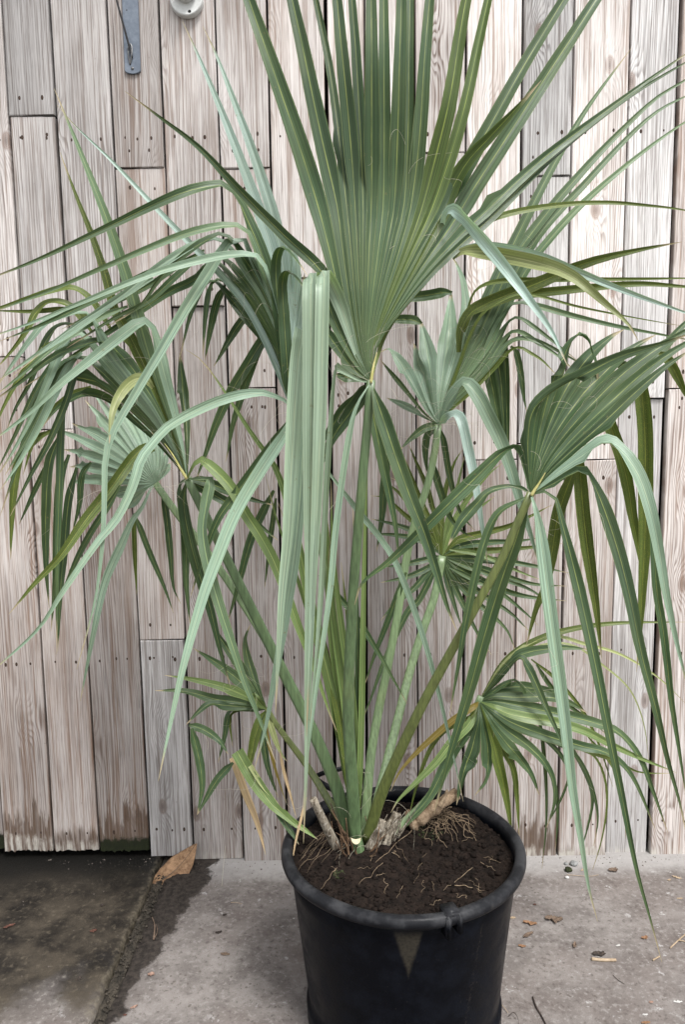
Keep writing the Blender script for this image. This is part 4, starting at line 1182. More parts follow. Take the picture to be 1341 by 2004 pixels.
# --- the small pale leaf at the far left
fan('small pale green open fan leaf near the fence at the left', (304, 946), 2.10,
    ('304 946 345 1003 390 1060 445 1135 520 1252 600 1400 655 1530 690 1640', (2.10, 2.08, 2.03, 1.97), 14, 20, M['pet_light']),
    150,
    [(GL, 12, (2.10, 2.20), '316 935 326 920 333 905'),
     (GL, 13, (2.10, 2.20), '315 928 324 906 326 886'),
     (GL, 14, (2.10, 2.20), '311 922 316 895 312 868'),
     (GL, 15, (2.10, 2.20), '307 920 307 880 297 845'),
     (GL, 16, (2.10, 2.20), '303 918 296 865 280 822'),
     (GL, 17, (2.10, 2.20), '299 918 283 860 258 800'),
     (GL, 17, (2.10, 2.20), '296 920 270 855 234 792'),
     (GL, 17, (2.10, 2.20), '293 922 256 850 204 772'),
     (GL, 17, (2.10, 2.20), '290 924 243 850 180 764'),
     (GL, 17, (2.10, 2.20), '287 926 232 855 166 783'),
     (GL, 17, (2.10, 2.20), '284 928 222 870 140 828'),
     (GL, 18, (2.10, 2.20), '282 931 215 888 150 856 104 839'),
     (GL, 18, (2.10, 2.20), '281 935 215 905 160 886 124 880'),
     (GL, 18, (2.10, 2.20), '280 940 215 922 165 912 136 914'),
     (GL, 17, (2.10, 2.20), '280 945 215 940 165 940 136 946'),
     (GL, 15, (2.10, 2.20), '282 951 245 960 214 972'),
     (GL, 15, (2.10, 2.20), '286 957 268 978 246 998'),
     (GL, 17, (2.08, 2.02, 1.98, 2.0), '292 962 280 990 258 1020 239 1063 206 1138 185 1230 157 1372'),
     ],
    [('*olive', 16, (2.10, 2.12), '104 842 72 858 40 893 27 959 22 1048 21 1095'),
     ('*green', 10, (2.12, 2.16), '100 900 86 923 60 977 37 1027'),
     ('*green', 12, (2.12, 2.15), '178 905 161 929 155 989 142 1040'),
     ('*green', 18, (2.08, 2.10, 2.12), '118 850 96 905 90 1000 90 1100 96 1190'),
     ('*green', 16, (2.08, 2.10, 2.12), '135 890 118 940 112 1040 108 1130 100 1235'),
     ('*green', 15, (2.08, 2.10, 2.12), '150 915 134 980 126 1075 118 1160 113 1275'),
     ('*olive', 12, (2.08, 2.10), '178 757 143 771 106 800 80 830 60 880 45 930'),
     ('*olive', 9, (2.12, 2.16), '262 1010 263 1060 265 1108 268 1165'),
     ('*green', 11, (2.10, 2.15), '262 1005 275 1035 289 1072 322 1150 340 1200'),
     ('*green', 13, (2.10, 2.14), '318 955 327 1018 333 1078 340 1150 354 1182'),
     ('*green', 12, (1.75, 1.78), '235 950 215 985 179 1040 150 1095 120 1165 95 1210'),
     ], fibres=6, foldk=0.5)

# --- the leaf behind the middle, right
fan('blue-green fan leaf behind the middle with tips swept to the right', (859, 832), 2.14,
    ('858 832 850 890 836 953 814 1015 797 1085 782 1180 762 1289 742 1385 726 1480 712 1640', (2.14, 2.12, 2.07, 1.98), 14, 20, M['pet_light']),
    170,
    [(GL, 15, (2.15, 2.22, 2.30), '830 815 795 795 757 779'),
     (G, 10, (2.12, 2.08), '830 808 795 765 745 705'),
     (GL, 27, (2.15, 2.22, 2.30), '835 800 811 758 787 713 762 683 744 690'),
     (GL, 32, (2.15, 2.22, 2.30), '845 795 835 755 822 715 810 672'),
     (GL, 38, (2.15, 2.22, 2.30), '848 770 838 700 829 650 822 626'),
     (GL, 38, (2.15, 2.22, 2.30), '862 770 871 710 881 640 883 568'),
     (GL, 27, (2.15, 2.22, 2.30), '870 770 887 715 902 660 912 610 908 555 895 520 882 498'),
     ('mid', 26, (2.15, 2.2, 2.3), '872 780 900 715 930 640 962 570 985 520 1040 408 1090 312 1150 212 1236 95'),
     ('mid', 24, (2.15, 2.2, 2.3), '874 782 906 718 940 650 975 575 1005 505 1046 448 1117 362 1199 274 1281 196 1341 158 1400 120'),
     ('mid', 22, (2.15, 2.2, 2.3), '875 784 910 722 948 658 985 585 1020 515 1060 452 1139 367 1229 270 1288 218 1341 190 1400 165'),
     ('mid', 20, (2.15, 2.2, 2.3), '876 786 914 726 953 664 990 600 1035 520 1090 452 1150 390 1229 322 1290 275 1341 240 1400 205'),
     ('mid', 16, (2.15, 2.16, 2.1), '877 788 917 732 955 678 980 625 998 598 1012 591 1050 598 1120 618 1209 639 1299 656 1380 672'),
     ('mid', 15, (2.15, 2.16, 2.1), '878 792 920 740 958 692 985 645 1003 623 1018 622 1048 642 1090 674 1130 706'),
     ('mid', 14, (2.15, 2.16, 2.1), '879 796 921 748 960 704 988 662 1005 648 1024 652 1060 676 1090 695 1128 728'),
     ('mid', 13, (2.15, 2.15, 2.1), '880 800 922 757 962 715 988 678 1006 665 1028 662 1060 671 1102 692 1152 721'),
     (OL, 11, (2.15, 2.16, 2.12), '881 805 924 766 965 722 1000 685 1018 680 1040 692 1062 706 1090 735'),
     ],
    [('*olive', 24, (2.16, 2.10, 2.0), '898 690 902 640 920 610 960 591 1040 560 1150 515 1250 490 1335 474'),
     ('*olive', 16, (2.18, 2.10, 2.02), '908 650 928 606 965 585 1050 574 1150 564 1250 556 1345 562 1420 570'),
     ('*olive', 9, (2.18, 2.10, 2.05), '912 620 930 570 968 552 1060 548 1200 547 1345 545 1400 545'),
     (OL, 6, (2.14, 2.10, 2.05), '890 740 940 620 1000 580 1040 577 1130 600 1230 620 1345 640'),
     ('*green', 22, (2.18, 2.2, 2.22), '965 672 952 700 958 730 966 770 976 820 988 872'),
     ('*green', 18, (2.18, 2.2, 2.22), '985 660 974 690 980 740 985 800 990 875'),
     ('*green', 14, (2.19, 2.21, 2.22), '998 655 989 670 990 728 992 800 996 905'),
     ('*green', 17, (2.29, 2.30), '826 634 812 627 790 625 760 627 735 632'),
     ('*green', 19, (2.29, 2.30), '885 574 872 572 840 578 785 585 740 592'),
     ('*green', 12, (2.19, 2.2), '1000 678 1010 688 1019 728 1026 780 1031 806'),
     (FR, 20, (2.06, 1.98, 1.92, 1.90), '876 815 891 808 902 818 918 884 930 944 942 1018 955 1106'),
     (GL, 28, (2.10, 2.04, 2.02, 2.02), '885 772 903 746 916 748 936 775 958 818 980 862 1000 916 1018 980 1040 1050 1057 1112'),
     (G, 15, (2.12, 2.10), '832 838 802 861 784 880'),
     (G, 15, (2.15, 2.17), '838 850 833 875 834 905 838 930'),
     (G, 12, (2.15, 2.2), '868 860 880 930 900 1000 930 1040'),
     ('*green', 14, (2.25, 2.3), '842 895 862 960 880 1010 905 1040 930 1052'),
     ], fibres=56, foldk=0.45)

# --- the right leaf
fan('large fan leaf at the right with long segments hanging over the pot side', (1040, 968), 1.70,
    ('1040 964 1010 1030 985 1088 918 1212 829 1375 769 1500 739 1575 718 1650', (1.70, 1.72, 1.80, 1.92), 16, 25, M['pet_olive']),
    215,
    [(G, 22, (1.70, 1.69, 1.68), '1018 955 990 952 955 962 935 985 905 1018 877 1068'),
     (G, 28, (1.70, 1.71, 1.70, 1.72, 1.74), '1032 935 1020 893 1006 873 986 881 941 926 880 985 829 1036 760 1100 709 1141 694 1184'),
     (G, 30, (1.69, 1.66, 1.64, 1.60, 1.56), '1034 905 1034 835 1044 797 1075 770 1120 745 1209 700 1299 672 1360 650'),
     (G, 32, (1.70, 1.70, 1.72, 1.76), '1046 905 1058 835 1076 765 1100 698 1119 663 1138 655 1154 670 1166 705 1172 760'),
     (G, 38, (1.70, 1.74, 1.78), '1052 905 1072 840 1105 765 1150 700 1195 660 1222 645'),
     (G, 38, (1.70, 1.74, 1.78), '1058 908 1086 850 1130 785 1185 725 1240 680 1285 655'),
     (G, 34, (1.70, 1.73, 1.77), '1064 912 1098 860 1150 800 1210 740 1275 690 1340 650 1390 620'),
     (G, 28, (1.69, 1.71, 1.74), '1070 918 1108 872 1165 815 1230 755 1295 703 1350 668 1400 640'),
     (G, 24, (1.69, 1.69, 1.71), '1074 925 1115 886 1175 833 1240 772 1300 720 1360 680'),
     (GL, 28, (1.68, 1.63, 1.56, 1.52, 1.52), '1078 935 1122 902 1155 876 1180 861 1200 862 1226 886 1254 935 1275 1003 1290 1078 1304 1160 1322 1245 1350 1360'),
     (G, 28, (1.68, 1.64, 1.57, 1.53, 1.52), '1078 948 1110 930 1135 919 1152 925 1171 959 1192 1018 1215 1093 1232 1160 1253 1265 1281 1374 1307 1486 1332 1575 1345 1640'),
     (G, 24, (1.68, 1.64, 1.58, 1.54, 1.52, 1.50), '1068 962 1082 966 1090 980 1100 1018 1115 1078 1133 1150 1165 1295 1195 1448 1218 1560 1246 1700 1271 1790 1296 1882'),
     ],
    [(GL, 26, (1.67, 1.62, 1.58, 1.56, 1.56), '1045 985 1054 1018 1063 1078 1074 1170 1091 1299 1106 1411 1121 1541 1137 1640 1153 1738 1170 1802'),
     (G, 28, (1.72, 1.74, 1.76, 1.80), '1030 995 1008 1062 985 1125 960 1205 924 1333 888 1453 866 1530 850 1590'),
     (G, 16, (1.70, 1.70, 1.74), '1015 980 982 996 966 1015 948 1060 930 1130 912 1215 897 1303 880 1400'),
     ('*olive', 24, (1.90, 1.95, 1.97), '1172 760 1185 800 1197 840 1212 880 1226 935 1240 1018 1255 1100 1262 1160'),
     ('*olive', 28, (1.86, 1.92, 1.96), '1250 690 1256 762 1263 839 1264 929 1263 1048 1258 1150 1254 1220 1246 1315'),
     ('*olive', 26, (1.88, 1.92, 1.96), '1150 870 1136 905 1138 959 1147 1048 1160 1140 1168 1195 1178 1290'),
     ('*olive', 24, (1.88, 1.94, 1.97), '1130 910 1114 944 1093 1003 1081 1078 1067 1150 1050 1190 1030 1265'),
     ('*green', 20, (1.88, 1.95), '1190 700 1240 720 1290 690 1335 640 1380 600'),
     ('*olive', 18, (1.88, 1.92), '1290 690 1305 700 1325 735 1350 790'),
     ('*green', 15, (1.62, 1.60, 1.62), '1272 985 1280 1060 1285 1150 1300 1243 1315 1374 1330 1470 1345 1570'),
     ], fibres=8, costa=('1040 970 1046 960 1056 945 1068 925', (1.695, 1.693, 1.692, 1.69), 0.0045))

# --- the small lower leaf behind, middle right
fan('small dark open fan leaf low behind the stalks', (866, 1088), 2.33,
    ('866 1088 850 1169 829 1229 805 1304 785 1382 762 1472 740 1560 716 1650', (2.33, 2.25, 2.12, 1.98), 16, 20, M['pet_light']),
    48,
    [(G, 13, (2.33, 2.32), '830 1060 780 1048 721 1044'),
     (G, 14, (2.33, 2.32), '832 1052 785 1030 725 1015'),
     (OL, 13, (2.33, 2.33), '836 1045 790 1005 755 975 726 970'),
     (OL, 12, (2.33, 2.34), '842 1040 810 985 785 945 765 935'),
     (OL, 12, (2.33, 2.35), '848 1036 825 980 800 915 792 895'),
     (OL, 12, (2.33, 2.35), '856 1032 845 980 838 935'),
     (OL, 12, (2.33, 2.35), '864 1030 865 980 860 920'),
     (FS, 12, (2.33, 2.35), '874 1032 890 975 910 890'),
     (FS, 13, (2.33, 2.33), '882 1036 910 985 955 930 985 905'),
     (FS, 13, (2.33, 2.32), '888 1044 925 1005 970 970'),
     (OL, 16, (2.32, 2.28), '895 1058 940 1045 1000 1028 1081 988'),
     (G, 15, (2.32, 2.28), '897 1070 950 1062 1020 1058 1060 1052'),
     (OL, 15, (2.32, 2.28), '898 1080 950 1078 1030 1072 1102 1063'),
     (G, 17, (2.32, 2.27), '898 1092 950 1095 1030 1105 1114 1121'),
     (G, 16, (2.32, 2.26), '896 1102 950 1115 1040 1142 1110 1147'),
     (G, 18, (2.32, 2.26), '894 1110 950 1140 1020 1165 1110 1176'),
     (G, 16, (2.32, 2.26), '890 1118 940 1160 1000 1200 1038 1237'),
     (G, 16, (2.32, 2.26), '886 1124 930 1175 990 1230 1010 1275'),
     (G, 14, (2.32, 2.27), '880 1128 910 1190 940 1248 963 1282'),
     (G, 13, (2.32, 2.28), '874 1130 890 1185 905 1230'),
     ],
    [('*olive', 10, (2.34, 2.36), '850 1010 838 960 815 905 800 870'),
     ('*olive', 9, (2.34, 2.36), '870 1010 872 960 890 905 905 880'),
     ('*olive', 9, (2.34, 2.36), '836 1030 800 985 770 955 745 945'),
     ('*green', 10, (2.30, 2.28), '880 1110 930 1135 980 1160 1035 1205 1055 1225'),
     ('*green', 10, (2.30, 2.28), '880 1095 960 1125 1040 1155 1085 1190'),
     ('*fresh', 9, (2.31, 2.28), '880 1075 940 1085 1020 1120 1060 1135'),
     (G, 12, (2.32, 2.28), '840 1110 800 1128 745 1140'),
     (G, 12, (2.32, 2.27), '842 1115 812 1150 765 1190 745 1215'),
     (G, 13, (2.32, 2.25), '848 1120 820 1175 799 1195 754 1289 724 1372 706 1415'),
     (G, 12, (2.32, 2.3), '835 1095 790 1105 750 1110'),
     ('*green', 12, (2.10, 2.12), '795 1120 780 1160 763 1205 733 1283 714 1340'),
     ('*green', 16, (2.30, 2.34), '760 890 752 950 748 1010 742 1050 737 1080'),
     ], fibres=16, foldk=0.35)

# --- the low right leaf
fan('low fan leaf right of the pot with dry drooping tips', (938, 1372), 2.08,
    ('942 1362 922 1410 900 1450 876 1500 840 1560 790 1610 735 1650', (2.08, 2.07, 2.02, 1.97), 15, 20, M['pet_light']),
    110,
    [(OL, 15, (2.08, 2.10, 2.12), '960 1335 980 1304 1005 1280 1039 1258 1083 1240 1139 1227 1214 1219 1345 1217'),
     (G, 24, (2.07, 2.05, 2.05), '965 1335 988 1305 1016 1281 1068 1270 1109 1267 1160 1272'),
     (G, 20, (2.06, 2.02, 1.98), '968 1336 995 1302 1020 1283 1032 1300 1050 1338 1072 1389 1098 1448 1111 1490'),
     (G, 22, (2.08, 2.12, 2.15), '965 1350 1000 1343 1035 1345 1083 1355 1130 1385'),
     (G, 24, (2.06, 2.06, 2.08), '968 1362 1009 1365 1065 1362 1110 1372 1150 1395'),
     (G, 24, (2.06, 2.04, 2.06), '970 1372 1009 1378 1072 1392 1124 1403 1176 1417 1214 1433 1251 1478 1275 1538 1308 1630'),
     (FS, 22, (2.04, 2.02, 2.06), '968 1385 1001 1399 1083 1412 1147 1431 1195 1456 1251 1482 1325 1512'),
     (G, 24, (2.03, 2.01, 2.04), '966 1392 1001 1414 1065 1438 1139 1460 1190 1472 1236 1515 1283 1622'),
     (G, 20, (2.03, 2.02, 2.06), '962 1400 990 1428 1035 1459 1065 1489 1083 1523 1086 1568 1070 1620'),
     (G, 22, (2.03, 2.01, 2.04), '956 1402 971 1428 1009 1474 1039 1512 1056 1556'),
     (OL, 24, (2.03, 2.02, 2.04), '950 1404 960 1433 973 1482 988 1545 998 1602 1003 1640'),
     (G, 16, (2.04, 2.02), '945 1406 952 1440 957 1470 953 1523 930 1556'),
     (G, 22, (2.04, 2.02), '938 1406 930 1440 921 1475 905 1518 894 1575'),
     ],
    [('*green', 8, (2.10, 2.14), '1090 1420 1140 1500 1160 1560 1150 1620 1135 1670'),
     ('*olive', 6, (2.10, 2.15), '1150 1440 1200 1500 1222 1560 1225 1640'),
     ('*green', 7, (2.08, 2.14), '1060 1480 1085 1530 1092 1590 1088 1660'),
     ('*olive', 7, (2.10, 2.16), '1040 1290 1090 1330 1140 1390 1170 1450 1200 1540'),
     ('*green', 9, (2.10, 2.14), '1050 1300 1080 1345 1120 1385 1160 1412 1190 1440'),
     (OL, 14, (2.05, 2.06), '958 1420 986 1467 1005 1504 1012 1560 1017 1638'),
     (OR, 10, (2.06, 2.06), '925 1405 912 1430 900 1470'),
     (YE, 7, (2.08, 2.12, 2.15), '985 1300 1030 1262 1065 1247 1095 1245 1139 1258 1214 1280 1288 1325 1345 1379'),
     (YE, 5, (2.08, 2.12), '1000 1300 1060 1262 1120 1262 1177 1299 1232 1348 1259 1411 1271 1490'),
     (G, 8, (2.08, 2.14), '1000 1360 1048 1392 1065 1478 1070 1597 1061 1700'),
     (G, 12, (2.06, 2.10), '1000 1420 1080 1448 1121 1471 1150 1515 1167 1571 1170 1610 1162 1655'),
     (OL, 8, (2.06, 2.12), '1010 1420 1110 1455 1162 1478 1184 1523 1188 1579 1177 1646 1160 1702'),
     (OL, 9, (2.06, 2.12), '1040 1420 1150 1470 1210 1490 1250 1510 1320 1513'),
     (G, 10, (2.06, 2.12), '1060 1440 1111 1500 1106 1545 1068 1620'),
     (OR, 13, (2.04, 2.02, 1.98), '928 1382 888 1408 853 1438 814 1474 781 1512 764 1548'),
     (FS, 18, (2.04, 2.0, 1.96), '920 1415 890 1445 855 1490 815 1530 780 1565 765 1590'),
     (G, 22, (2.05, 2.02, 1.98), '918 1425 890 1465 868 1505 840 1560 800 1605 775 1640'),
     (OL, 10, (2.05, 2.02), '925 1400 870 1430 840 1470 815 1540 800 1600'),
     (G, 10, (2.06, 2.1), '1005 1330 1022 1345 1035 1380 1050 1420'),
     ], fibres=8, foldk=0.35)

# --- the low torn leaf on the left
fan('low torn fan leaf at the left with broken yellowing segments', (522, 1388), 2.08,
    ('521 1384 540 1416 598 1494 640 1560 690 1645', (2.08, 2.06, 1.97), 11, 18, M['pet_olive']),
    80,
    [(G, 20, (2.08, 2.12), '503 1345 485 1290 480 1250 490 1222'),
     (G, 22, (2.08, 2.10), '497 1345 460 1290 425 1240 408 1200'),
     (G, 24, (2.07, 2.06), '490 1352 445 1312 405 1285 378 1268'),
     (FS, 18, (2.06, 2.03), '480 1362 430 1342 375 1329 322 1321'),
     (G, 22, (2.06, 2.03), '475 1375 420 1368 365 1352 303 1351'),
     (G, 20, (2.06, 2.0), '478 1383 440 1380 412 1375 388 1393 364 1418'),
     ],
    [(OL, 20, (2.07, 2.05), '505 1420 495 1460 487 1500 482 1530'),
     (G, 14, (2.07, 2.08), '470 1385 449 1392 440 1440 427 1492'),
     (OL, 8, (2.07, 2.08), '480 1385 452 1400 455 1460'),
     ('*green', 16, (2.02, 2.0), '370 1418 400 1428 430 1450 447 1476'),
     ('*green', 17, (2.0, 1.98), '375 1425 390 1485 396 1540 386 1594'),
     ('*green', 15, (2.0, 1.98), '456 1492 425 1525 402 1565 386 1594'),
     (G, 15, (2.07, 2.06), '515 1425 520 1480 530 1520 545 1560'),
     (YE, 12, (2.07, 2.06), '530 1420 548 1470 562 1490'),
     (OR, 7, (2.07, 2.05), '522 1430 535 1490 550 1540 560 1570'),
     ('fresh', 14, (2.05, 2.04), '505 1372 494 1356 500 1385 513 1420'),
     ('*fresh!', 26, (1.98, 1.95, 1.92), '464 1470 490 1515 530 1570 565 1603 592 1625'),
     ('*yellow!', 10, (1.97, 1.95), '490 1498 510 1530 530 1556 545 1572'),
     ('*fresh', 14, (1.95, 1.92), '545 1580 570 1605 595 1622 622 1642'),
     ('*green', 14, (1.95, 1.92), '540 1582 560 1612 575 1635 585 1652'),
     ('*dry!', 15, (2.02, 2.0, 1.98), '456 1482 478 1545 500 1600 512 1640 520 1672'),
     ('*dry', 6, (2.0, 1.97), '548 1470 556 1510 570 1560 580 1600'),
     ('*dry', 5, (1.94, 1.9), '600 1560 590 1600 578 1650 572 1690'),
     ], fibres=8, foldk=0.35)

# --- the young unopened leaf in the centre
fan('narrow bright green unopened leaf in the centre', (700, 1640), 1.93, None, 120,
    [],
    [(FS, 16, (1.93, 1.92, 1.90), '678 1400 652 1200 640 1050 636 930 642 860'),
     (FS, 16, (1.93, 1.90, 1.88), '692 1400 668 1220 652 1080 648 940'),
     (FS, 12, (1.93, 1.95, 1.95), '708 1400 711 1200 716 1000 721 850'),
     (YE, 10, (1.94, 1.96, 1.96), '706 1450 709 1250 712 1080 716 930'),
     (G, 14, (1.93, 1.94, 1.94), '688 1420 672 1260 655 1130 640 1010'),
     (OL, 16, (1.93, 1.96, 1.96), '672 1450 640 1290 606 1165 572 1060 545 985'),
     (G, 13, (1.94, 1.95, 1.95), '702 1420 700 1260 696 1120 690 980'),
     (FS, 20, (1.94, 1.92, 1.86), '660 1400 610 1190 575 1030 540 918 490 845 430 752 395 706 364 684'),
     (FS, 12, (1.94, 1.96, 1.97), '660 1420 615 1240 575 1110 540 1010 520 930'),
     (FS, 12, (1.94, 1.93, 1.9), '676 1420 652 1290 640 1170 646 1060'),
     (OL, 13, (1.95, 1.98, 1.99), '696 1450 690 1330 680 1210 668 1100'),
     ('*green', 12, (1.96, 1.97), '625 1125 660 1165 695 1205 739 1274 769 1327 797 1377'),
     ('*glauc', 12, (1.80, 1.82, 1.86), '640 920 704 1004 739 1046 775 1102 823 1229 853 1333 877 1432 897 1521 907 1568'),
     ('*green', 16, (2.0, 2.05), '536 960 521 989 491 1055 470 1132 455 1185 444 1222'),
     ('*green', 10, (2.0, 2.05), '540 975 534 1020 527 1072 518 1150'),
     ], fibres=14)

# --- cut stubs, sheath and roots at the crown
def part(name, vf, mat):
    o = mesh_obj(name, vf[0], vf[1], mat, smooth=True); o.parent = palm; o.matrix_parent_inverse = PINV; return o
def wtube(txt, depths, r0, r1, sides=10, flat=0.8, amp=0.15, n=18):
    P = path3(txt, depths); pos, L = spline(P, 2)
    pts = [pos(L * i / (n - 1)) for i in range(n)]
    rad = [(r0 + (r1 - r0) * i / (n - 1)) * (1 + amp * noise.noise(pts[i] * 60)) for i in range(n)]
    return tube(pts, rad, sides, flat)
part('cut_leaf_stub', wtube('613 1563 628 1595 645 1630 664 1668', (1.84, 1.86, 1.885, 1.91), 0.0095, 0.014, amp=0.03), M['stub'])
part('cut_leaf_stub', wtube('750 1604 741 1625 729 1650 715 1676', (1.90, 1.90, 1.90, 1.91), 0.010, 0.017, flat=0.5, amp=0.25, n=30), M['stub'])
part('cut_leaf_stub', wtube('778 1590 768 1612 756 1636 742 1660', (1.945, 1.94, 1.93, 1.925), 0.013, 0.020, flat=0.45, amp=0.3, n=30), M['stub'])
parts = []
for i in range(60):
    px0 = frng.uniform(715, 785); py0 = 1668 - (px0 - 715) * 0.45 + frng.uniform(-12, 4); d0 = 1.90 + (px0 - 715) * 0.0007 + frng.uniform(-0.02, 0.01)
    ln = frng.uniform(18, 62); an = frng.uniform(0.1, 0.75)
    pos, L = spline([at_y(px0, py0, d0), at_y(px0 + ln * an * 0.5 + frng.uniform(-3, 3), py0 - ln * 0.5, d0 + 0.004), at_y(px0 + ln * an + frng.uniform(-6, 6), py0 - ln, d0 + frng.uniform(-0.01, 0.02))], 2)
    parts.append(tube([pos(L * k / 7) for k in range(8)], [0.0026 * (1 - 0.75 * k / 7) for k in range(8)], 5, 0.4))
part('fibrous_stub', merge(parts), M['stub'])
# the freshly trimmed base with its crescent cut
part('trimmed_base', wtube('697 1643 699 1652 701 1665 703 1690', (1.895, 1.893, 1.892, 1.89), 0.0165, 0.020, 14, 0.85, 0.03), M['pet'])
c = at_y(697, 1640, 1.876)
V, F = [], []
for k in range(13):
    f = k / 12.0; a = math.pi * (1 + f)
    x = math.cos(a) * 0.0145
    V += [c + Vector((x, 0.004 * (1 - math.sin(math.pi * f)), math.sin(a) * 0.005 + 0.003)), c + Vector((x * 0.9, -0.006 * math.sin(math.pi * f), math.sin(a) * 0.016 + 0.003))]
for k in range(12): F.append((2 * k, 2 * k + 1, 2 * k + 3, 2 * k + 2))
part('cut_face', (V, F), M['cut'])
# brown sheath fibres wrapping the crown
parts = []
for i in range(26):
    a = frng.uniform(0, 6.283); r0 = frng.uniform(0.02, 0.05)
    b = BASE + Vector((math.cos(a) * r0, math.sin(a) * r0, -0.01))
    tp = b + Vector((math.cos(a) * frng.uniform(0.0, 0.05), math.sin(a) * frng.uniform(0.0, 0.05), frng.uniform(0.04, 0.13)))
    mid = (b + tp) / 2 + Vector((frng.gauss(0, .008), frng.gauss(0, .008), 0))
    pos, L = spline([b, mid, tp], 2)
    parts.append(tube([pos(L * k / 7) for k in range(8)], [0.0035 * (1 - 0.8 * k / 7) + 0.0005 for k in range(8)], 5, 0.5))
part('crown_sheath', merge(parts), M['sheath'])
# an old root stock with pale roots spilling over the soil
V, F = wtube('800 1608 825 1596 850 1580 878 1562 895 1552', (2.03, 2.03, 2.03, 2.04, 2.05), 0.030, 0.013, 14, 0.85, 0.5, 26)
part('root_stock', (V, F), simple_noise_mat('root_bark', (0.13, 0.085, 0.05), (0.32, 0.235, 0.155), 70, 0.9, bump=0.9, bdist=0.006))
V, F = wtube('876 1545 868 1565 860 1578', (2.02, 2.01, 2.0), 0.004, 0.006, 8, 0.8, 0.1); part('root', (V, F), M['root'])
def root_path(x0, y0, x1, y1, wig=10, r=0.0016, n=14, lift=0.006):
    pts = []
    ph = frng.uniform(0, 9)
    for i in range(n):
        f = i / (n - 1.0)
        nx = noise.noise(Vector((f * 3 + ph, 0, 0))) * wig; ny = noise.noise(Vector((f * 3 + ph, 5, 0))) * wig * 0.7
        p = soil_at(x0 + (x1 - x0) * f + nx * math.sin(math.pi * f) * 2, y0 + (y1 - y0) * f + ny * math.sin(math.pi * f) * 2)
        p.z += r * 0.6 + 0.0035 + lift * math.sin(math.pi * f) * (0.5 + noise.noise(Vector((f * 2 + ph, 9, 0))))
        pts.append(p)
    return tube(pts, [r * (1 - 0.55 * i / (n - 1.0)) for i in range(n)], 6)
for i in range(38):
    x0 = frng.uniform(825, 880); y0 = 1590 + frng.uniform(-10, 14)
    part('root', root_path(x0, y0, x0 + frng.uniform(-20, 75), y0 + frng.uniform(15, 62), 16, frng.uniform(0.0007, 0.0016), lift=0.02), M['root'])
for (x0, y0, x1, y1, r) in ((840, 1600, 735, 1690, .0024), (870, 1625, 800, 1630, .0018), (660, 1700, 628, 1742, .0016), (648, 1695, 660, 1712, .0009), (925, 1700, 868, 1745, .0016),
                            (890, 1735, 948, 1745, .002), (930, 1720, 955, 1765, .0015), (942, 1740, 905, 1722, .0009), (750, 1690, 700, 1735, .0014), (835, 1672, 810, 1730, .0009),
                            (940, 1690, 975, 1710, .0015), (955, 1700, 962, 1676, .0009), (905, 1650, 930, 1640, .0009), (830, 1725, 825, 1750, .0012), (790, 1735, 776, 1760, .001),
                            (752, 1720, 755, 1752, .0014), (980, 1690, 945, 1680, .0012), (775, 1655, 800, 1690, .0009), (700, 1702, 730, 1698, .0009), (845, 1725, 850, 1745, .0012)):
    part('root', root_path(x0, y0, x1, y1, 8, r * 0.55, lift=0.004), M['root'])
for k in range(12):
    rr_ = R * 0.8 * math.sqrt(frng.random()); aa_ = frng.uniform(0, 6.283); q_ = proj(Vector((POT.x + math.cos(aa_) * rr_, POT.y + math.sin(aa_) * rr_, SOIL_Z)))
    qx, qy = RES_X / 2 + q_[0] * FPX, RES_Y / 2 - q_[1] * FPX
    part('root', root_path(qx, qy, qx + frng.uniform(-26, 26), qy + frng.uniform(-16, 16), 9, frng.uniform(0.0004, 0.0009), 10, 0.006), M['root'])
for k in range(22):                                            # dry grass-like sheath hairs on the left of the crown
    x0 = frng.uniform(590, 660); y0 = frng.uniform(1640, 1680)
    part('dry_hair', root_path(x0 + 40, y0 - 22, x0 - 18, y0 + 36, 4, 0.0005, 8, 0.02), M['root']) if k < 10 else None

# ------------------------------------------------------------------ moss on the soil
def patch(name, cpx_, cpy_, rad, mat, label, cat):
    c = soil_at(cpx_, cpy_)
    parts = []
    rg = random.Random(int(cpx_))
    for i in range(60):
        a = rg.uniform(0, 6.28); r = rad * math.sqrt(rg.random())
        x, y = c.x + math.cos(a) * r * 1.4, c.y + math.sin(a) * r
        s = rg.uniform(0.002, 0.005)
        parts.append(clod((x - POT.x, y - POT.y, soil_h(x - POT.x, y - POT.y) + s * 0.5), s, rg))
    V, F = merge(parts); o = mesh_obj(name, V, F, mat); o.location = POT; tag(o, label, cat); o['kind'] = 'stuff'; return o
patch('moss_patch', 838, 1632, 0.030, M['moss'], 'dark green moss cushion on the soil below the root tangle', 'moss')
patch('moss_patch', 664, 1709, 0.010, M['moss'], 'tiny moss tuft on the soil near the left rim', 'moss')

